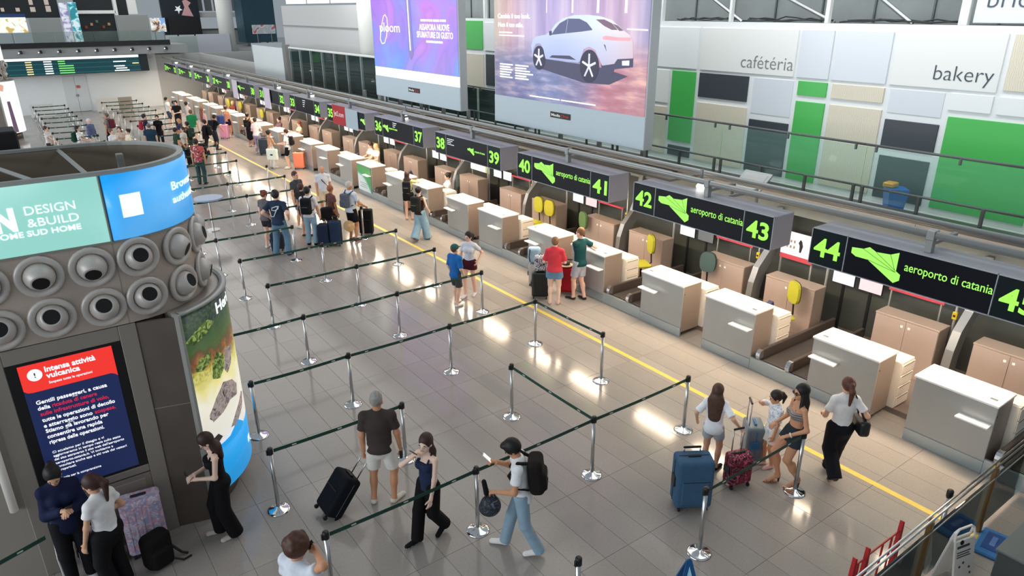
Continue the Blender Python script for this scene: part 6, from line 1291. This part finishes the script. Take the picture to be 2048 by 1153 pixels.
# group with backpacks in the middle lanes
p = person('man in navy t-shirt with white script on the back and wide jeans', 5.80, 18.9, 42, 1.86, M_, False, 'light', ('quiff', (28, 24, 26)), ('tee', (36, 52, 74), {'sleeve': .7, 'o': .02, 'hem': -.08}), ('wide', (92, 122, 146)), (40, 56, 76), RH=(.26, .04, 1.02), LH=(-.26, .04, 1.02), feet=((.17, 0, 0, 14, 0), (-.17, 0, 0, -10, 0)), look=(-30, 12), bw=1.06)
pts = [(.05, .40), (.09, .43), (.04, .42), (-.05, .38), (-.06, .32), (.0, .31), (.07, .36), (.09, .42), (.04, .34), (.0, .24), (-.03, .16), (-.08, .15), (-.09, .2)]
MB().tube([tuple(p.P+p.u*b*p.s*1.0-p.f*(.128-.03*abs(b-.3))*p.s*1.06+p.r*a*p.s*1.3) for a, b in pts], .011, 5).build('script_print', mat('print_white', (220, 226, 234), .6), p.t)
person('woman with auburn hair standing close to the man in navy script t-shirt', 5.72, 19.75, 60, 1.70, M_, True, 'light', ('bun', (110, 62, 46)), ('tee', (96, 92, 96), {'sleeve': .5}), ('shorts', (40, 40, 46), {'len': .6}), (220, 220, 220), look=(10, 24))
p = person('man in white t-shirt with a black backpack and pale jeans in the queue', 6.81, 19.27, 38, 1.74, M_, False, 'mid', ('short', (30, 24, 24)), ('tee', (226, 224, 228), {'sleeve': .7}), ('trousers', (150, 184, 206), {'w': .012}), (24, 26, 34), RH=(.26, .1, .84), look=(0, 6)); backpack(p, 'black backpack on the man in white t-shirt and pale jeans', (22, 26, 34), 1.05)
person('man in charcoal t-shirt standing sideways in the queue', 7.22, 21.3, 150, 1.78, M_, False, 'mid', ('crop', (60, 46, 40)), ('tee', (62, 68, 74)), ('shorts', (120, 130, 150), {'len': .8}), (206, 206, 206), LH=(-.2, .16, .9))
p = person('man in pale t-shirt with a dark strap across and beige shorts', 8.39, 22.1, 200, 1.66, M_, False, 'tan', ('bald', (180, 150, 130)), ('tee', (206, 210, 218), {'o': .02, 'sleeve': .7}), ('shorts', (206, 190, 160), {'len': .85, 'w': .014}), (176, 150, 130), bw=1.2)
MB().tube([tuple(p.sh[0]-p.r*.06+p.u*.06), tuple(p.chs+p.f*.15*p.s+p.r*.02), tuple(p.P+p.u*.08-p.r*.16+p.f*.06)], .018, 6).build('cross_strap', NAVY, p.t)
person('woman in dark top hidden behind the man with black backpack', 6.98, 20.2, 60, 1.64, M_, True, 'mid', ('short', (70, 50, 44)), ('tee', (34, 30, 32)), ('shorts', (60, 40, 40), {'len': .5}), (60, 60, 60))
p = person('grey haired man in striped pale shirt and black shorts with a grey backpack', 7.95, 18.95, 70, 1.80, M_, False, 'tan', ('crop', (196, 186, 178)), ('tee', pattern('stripe_shirt', [(214, 222, 234), (170, 186, 206), (222, 228, 238), (190, 202, 218)], 'stripe', 14, axis='X'), {'sleeve': .7, 'o': .02}), ('shorts', (20, 20, 24), {'len': .8, 'w': .014}), (110, 60, 56), RH=(.22, .3, 1.0), LH=(-.16, .3, 1.0), look=(10, 8)); backpack(p, 'slate grey backpack on the grey haired man in striped shirt', (84, 90, 104), .9)
person('woman with reddish hair and dark bag beside the grey haired man', 7.62, 19.6, 75, 1.60, M_, True, 'tan', ('short', (150, 90, 70)), ('tee', (120, 80, 76)), ('skirt', (70, 46, 44), {'len': .5}), (200, 190, 180), look=(0, 16))
t = thing('shoulder_bag', 'black shoulder bag beside the woman with reddish hair', 'bag', (7.36, 19.35, .75)); obj('bag_body', np_mesh('bag', [blob([rbox(V(0, 0, .1), V(.17, .1, .2), .07)], .015, .02)], cloth((26, 24, 26))), t); MB().tube([(0, 0, .28), (.1, .12, .6), (.2, .2, .62)], .014, 6).build('strap', BLACK, t)
suitcase('left navy suitcase of the pair beside the man with pale jeans', (7.06, 18.98, 0), 38, (.3, .26, .62), (30, 42, 66), .1, 0); suitcase('right navy suitcase of the pair beside the man with pale jeans', (7.38, 18.88, 0), 38, (.34, .28, .68), (36, 52, 78), .1, 0); suitcase('tall black soft suitcase beside the grey haired man', (8.55, 19.3, 0), 36, (.4, .28, .74), (20, 22, 24), 0, 0)
suitcase('small dark suitcase on the floor before the man with wide jeans', (5.86, 19.45, 0), 30, (.36, .24, .46), (44, 50, 60), 0, 0)
t = thing('hat', 'tan straw hat hanging beside the grey haired man', 'hat', (7.75, 18.72, .55)); q = MB(); q.X = Matrix.Rotation(R(60), 4, 'X'); q.lathe([(.17, 0), (.17, .01), (.1, .02), (.09, .08), (.02, .1)], 20); q.build('straw_body', mat('straw_tan', (186, 156, 112), .8), t, True)
p = person('woman in black vest and cropped pale jeans walking with a dark backpack', 9.60, 17.8, 60, 1.64, M_, True, 'light', ('bun', (28, 22, 24)), ('tank', (60, 30, 30)), ('wide', (140, 172, 192), {'w': .03}), (120, 90, 76), feet=((.09, .2, 0, 6, 0), (-.1, -.24, 0, -4, 20)), RH=(.22, .14, .95)); backpack(p, 'large dark backpack on the woman in cropped jeans', (34, 36, 34), 1.1)
p = person('woman in yellow t-shirt and black shorts with long hair at counter thirty-seven', 10.36, 19.95, 40, 1.60, M_, True, 'light', ('long', (58, 40, 38), .46), ('tee', (206, 200, 140), {'hem': .02}), ('shorts', (24, 22, 26), {'len': .5}), (196, 160, 140), RH=('w', 10.9, 20.05, 1.22), LH=('w', 10.7, 20.4, 1.22)); backpack(p, 'black backpack on the woman in yellow t-shirt', (26, 28, 32), .95)
# staff sitting behind the desks
def staff(label, x, y, h, col, hair, H=1.66, v=.016, seat=.54): return person(label, x, y, h, H, v, True, 'light', hair, ('tee', col, {'sleeve': .6}), ('trousers', (34, 36, 52)), (30, 30, 34), RH=(.14, .36, .98), LH=(-.14, .36, .98), feet=((.1, .36, 0, 0, 0), (-.1, .36, 0, 0, 0)), seat=seat, look=(0, 10))
staff('agent in white shirt seated behind counter thirty-seven', 11.75, 19.75, 290, (232, 226, 222), ('bun', (30, 24, 26)))
staff('agent in cream blouse seated behind counter thirty-four with dark hair', 11.95, 25.95, 270, (228, 206, 190), ('short', (60, 40, 36)), seat=.66); staff('agent in cream blouse with fair hair seated behind counter thirty-five', 11.9, 25.35, 262, (232, 214, 196), ('long', (206, 180, 130), .3), seat=.68)
staff('agent with auburn hair in cream shirt seated behind counter thirty-one', 12.0, 33.9, 270, (226, 210, 176), ('long', (120, 66, 50), .26), v=.02); staff('agent in red brown jacket seated behind counter twenty-five', 11.8, 44.2, 250, (110, 48, 44), ('short', (214, 176, 130)), v=.022)
staff('agent in dark print shirt seated behind counter thirty-one', 11.7, 35.9, 260, (96, 76, 86), ('bun', (36, 28, 30)), v=.02)
# ------------------------------------------------------------------ people farther down the hall
FV = .021
def far(label, x, y, h, H, fem, skin, hair, top, bot, shoe=(206, 204, 200), **k): return person(label, x, y, h, H, FV, fem, skin, hair, top, bot, shoe, face=False, **k)
far('woman in orange top carrying a large white tote at counter thirty-two', 9.5, 30.7, 80, 1.62, True, 'tan', ('bun', (34, 26, 28)), ('tank', (206, 150, 110)), ('wide', (214, 210, 206)), RH=(.2, .3, 1.0))
t = thing('tote_bag', 'large white tote bag with dark label at counter thirty-two', 'bag', (9.42, 30.35, .42), R(-50)); obj('bag_body', np_mesh('tote', [blob([rbox(V(0, 0, .24), V(.26, .07, .24), .05)], .02, .02)], cloth((232, 236, 222))), t); MB().tube([(-.1, 0, .46), (0, 0, .75), (.1, 0, .46)], .012, 6).build('handle', mat('tote_handle', (214, 214, 200)), t); MB().cbox(-.06, -.078, .2, .06, -.068, .26, .003).build('label_patch', BLACK, t)
p = far('man in white t-shirt and black shorts beside the orange case', 10.05, 30.2, 300, 1.68, False, 'light', ('short', (60, 42, 36)), ('tee', (230, 232, 236), {'hem': -.1}), ('shorts', (18, 18, 22), {'len': .8}), RH=(.1, .3, 1.1), LH=(-.1, .3, 1.1)); backpack(p, 'black backpack on the man beside the orange case', (24, 24, 28), .9)
suitcase('orange hard suitcase standing beside counter thirty-two', (10.38, 29.85, 0), 40, (.46, .28, .66), (232, 132, 96), 0, 0, False)
p = far('woman in black dress standing at counter twenty-nine', 10.35, 36.5, 50, 1.66, True, 'tan', ('bun', (30, 24, 26)), ('tank', (18, 18, 22)), ('skirt', (18, 18, 22), {'len': .42, 'flare': .03}), LH=(-.05, .3, 1.3)); backpack(p, 'black backpack on the woman in black dress', (20, 22, 26), .85)
far('woman in pink white top and grey violet trousers near counter thirty', 10.05, 34.4, 40, 1.68, True, 'pale', ('short', (40, 30, 32)), ('tee', (232, 214, 214)), ('trousers', (150, 146, 180)), RH=(.14, .3, 1.1), LH=(-.14, .3, 1.1), lean=(0, .08))
suitcase('dark slate suitcase before counter thirty', (10.2, 33.9, 0), 30, (.46, .3, .7), (52, 60, 72), .1, 0)
far('man in red checked shirt and dark teal trousers in the lane behind the kiosk', 6.22, 29.25, 30, 1.80, False, 'tan', ('short', (34, 28, 26)), ('tee', pattern('check_red', [(140, 30, 40), (206, 90, 90), (60, 24, 30), (226, 200, 200)], 'noise', 9)), ('trousers', (44, 70, 72), {'w': .012}), (30, 40, 44))
far('man in bright green t-shirt in the far queue', 8.29, 39.0, 30, 1.72, False, 'light', ('short', (120, 80, 60)), ('tee', (30, 128, 80), {'sleeve': .7}), ('shorts', (206, 204, 196), {'len': .8}), bw=1.15)
far('woman in pink dress with long red brown hair in the far queue', 8.9, 39.3, 60, 1.74, True, 'light', ('long', (140, 84, 66), .5), ('tee', (226, 178, 182)), ('skirt', (226, 180, 184), {'len': .6}))
p = far('man in black shirt bending over his bags in the far queue', 8.68, 36.6, 70, 1.70, False, 'tan', ('short', (36, 26, 26)), ('tee', (22, 22, 30)), ('trousers', (44, 50, 58)), (26, 26, 30), lean=(0, .25), RH=(.1, .45, .9)); backpack(p, 'black backpack on the man bending over his bags', (24, 26, 40), 1.)
far('woman in coral top standing beside the pink case at counter twenty-seven', 10.3, 40.1, 60, 1.66, True, 'tan', ('bun', (60, 40, 36)), ('tank', (206, 140, 120)), ('shorts', (26, 30, 52), {'len': .6}))
suitcase('pink hard suitcase near counter twenty-seven', (9.95, 39.7, 0), 40, (.44, .28, .7), (214, 150, 186), .2, 0, False); t = thing('backpack', 'blue backpack resting on the pink suitcase', 'backpack', (9.85, 39.7, .82)); obj('body', np_mesh('pack', [blob([rbox(V(0, 0, .2), V(.18, .12, .22), .08)], .02, .02)], cloth((52, 70, 130))), t); MB().tube([(-.1, -.1, .36), (-.12, -.16, .2), (-.1, -.1, .05)], .016, 6).build('strap', BLACK, t)
far('man in white t-shirt standing in profile by the far belt', 8.5, 45.6, 120, 1.72, False, 'light', ('short', (40, 32, 30)), ('tee', (232, 234, 238)), ('shorts', (60, 70, 90), {'len': .8}), RH=(.1, .4, 1.0))
far('man in black t-shirt reading a sheet before counter twenty-four', 8.53, 43.4, 210, 1.74, False, 'light', ('short', (24, 22, 24)), ('tee', (20, 20, 24)), ('trousers', (40, 30, 34)), RH=(.1, .3, 1.1), LH=(-.1, .3, 1.1))
far('woman in pale top with dark bun before counter twenty-five', 9.04, 43.2, 60, 1.66, True, 'light', ('bun', (36, 26, 28)), ('tee', (222, 206, 196)), ('wide', (196, 196, 206)))
far('man in navy shirt in the crowded far lane', 7.14, 36.3, 120, 1.70, False, 'tan', ('bald', (150, 120, 100)), ('tee', (48, 54, 88)), ('shorts', (70, 76, 84), {'len': .8}))
p = far('woman in brown vest with dark hair in the crowded far lane', 7.25, 35.3, 330, 1.66, True, 'tan', ('short', (30, 24, 24)), ('tank', (44, 34, 30)), ('shorts', (70, 90, 70), {'len': .7}), RH=(.1, .3, .9)); backpack(p, 'dark green backpack on the woman in brown vest', (36, 60, 50), 1.)
far('woman in black outfit standing behind the kiosk rim', 6.57, 38.3, 200, 1.68, True, 'light', ('short', (28, 24, 26)), ('tee', (18, 18, 22)), ('trousers', (30, 30, 34)))
far('man in dark blue shirt right behind the kiosk rim', 5.62, 35.0, 20, 1.76, False, 'light', ('crop', (96, 96, 104)), ('tee', (32, 58, 78), {'o': .022}), ('shorts', (50, 56, 66), {'len': .8}), bw=1.15)
p = far('man in navy top wearing a red backpack in the far lane', 6.02, 38.2, 100, 1.78, False, 'light', ('short', (26, 24, 28)), ('tee', (30, 36, 56)), ('trousers', (40, 44, 60))); backpack(p, 'red backpack on the man in navy top', (170, 46, 60), .9)
far('woman in pale cardigan walking at the far left lane', 1.92, 37.8, 120, 1.64, True, 'light', ('short', (70, 46, 40)), ('tee', (214, 206, 200)), ('trousers', (60, 50, 50)), RH=(.1, .4, 1.0))
p = far('woman in white t-shirt wearing a green backpack in the far lane', 3.05, 36.9, 110, 1.66, True, 'light', ('long', (34, 28, 28), .3), ('tee', (224, 224, 226)), ('trousers', (60, 60, 66)), RH=(.1, .35, 1.05), LH=(-.1, .35, 1.05)); backpack(p, 'dark green backpack on the woman in white t-shirt', (22, 60, 46), 1.)
far('grey haired man in blue shirt and white trousers in the far lane', 3.74, 38.8, 130, 1.70, False, 'light', ('crop', (206, 204, 204)), ('long', (92, 104, 140), {'hem': -.1}), ('trousers', (222, 224, 222)), bw=1.12)
p = far('man in grey shirt wearing a dark red backpack in the far lane', 4.64, 40.1, 300, 1.74, False, 'tan', ('crop', (110, 84, 72)), ('tee', (140, 128, 132)), ('trousers', (34, 36, 44))); backpack(p, 'dark red backpack on the man in grey shirt', (104, 40, 52), 1.)
far('woman in white t-shirt with short brown hair by the kiosk rim', 4.12, 35.1, 140, 1.64, True, 'light', ('short', (110, 72, 56)), ('tee', (228, 228, 230)), ('shorts', (60, 60, 80), {'len': .6})); far('woman in beige top with long brown hair by the kiosk rim', 4.5, 35.5, 200, 1.66, True, 'light', ('long', (76, 54, 42), .34), ('tee', (206, 184, 166)), ('trousers', (80, 70, 70))); far('woman in cream top with dark bun by the kiosk rim', 4.7, 34.7, 250, 1.64, True, 'light', ('bun', (32, 26, 28)), ('tee', (226, 214, 190)), ('shorts', (90, 90, 100), {'len': .6}))
t = thing('luggage_bag', 'dark blue travel bag standing in the far lane', 'bag', (3.95, 35.9, 0)); obj('bag_body', np_mesh('bag', [blob([rbox(V(0, 0, .35), V(.3, .2, .33), .12)], .025, .02)], cloth((44, 72, 100))), t); MB().tube([(-.12, 0, .66), (0, 0, .74), (.12, 0, .66)], .014, 6).build('handle', BLACK, t)
suitcase('large black suitcase in the crowded far lane', (6.9, 33.6, 0), 20, (.46, .3, .7), (24, 24, 28), .1, 0)
t = thing('luggage_trolley', 'steel luggage trolley with dark bags in the crowded far lane', 'trolley', (6.55, 34.6, 0)); MB().cbox(-.3, -.45, .12, .3, .45, .18, .02).build('deck', STEEL, t); MB().tube([(-.28, -.42, .15), (-.28, -.46, 1.0), (.28, -.46, 1.0), (.28, -.42, .15)], .016, 8).build('push_bar', STEEL, t)
for sx in (-1, 1):
    for yy in (-.35, .35): q = MB(); q.X = Matrix.Translation((sx*.26, yy, .06)) @ Matrix.Rotation(R(90), 4, 'Y'); q.cyl(0, 0, -.02, .02, .06, 10); q.build('wheel', BLACK, t)
t = thing('travel_bag', 'dark green holdall lying on the steel trolley', 'bag', (6.55, 34.7, .18)); obj('bag_body', np_mesh('bag', [blob([rbox(V(0, 0, .2), V(.26, .36, .2), .12)], .025, .02)], cloth((40, 60, 52))), t); MB().tube([(0, -.12, .39), (0, 0, .48), (0, .12, .39)], .014, 6).build('handle', BLACK, t)
far('woman in striped cream top among the bags of the far lane', 6.75, 33.9, 250, 1.64, True, 'light', ('long', (60, 44, 40), .3), ('tee', pattern('stripe_cream', [(222, 214, 200), (120, 112, 104), (226, 220, 208)], 'stripe', 12, axis='Z')), ('trousers', (40, 44, 50)))
far('man in dark green shirt among the bags of the far lane', 6.3, 33.4, 80, 1.70, False, 'tan', ('short', (30, 26, 26)), ('tee', (36, 62, 50)), ('trousers', (40, 40, 46)), LH=(-.1, .4, .8), lean=(0, .12))
p = far('man in black jacket with a black and white bag in the far lane', 7.95, 35.1, 300, 1.70, False, 'light', ('short', (28, 24, 24)), ('long', (22, 22, 26)), ('trousers', (34, 36, 44))); backpack(p, 'black backpack on the man in black jacket', (28, 28, 32), 1.)
suitcase('black soft suitcase beside the man in black jacket', (7.55, 34.6, 0), 20, (.42, .28, .64), (26, 28, 32), .1, 0)
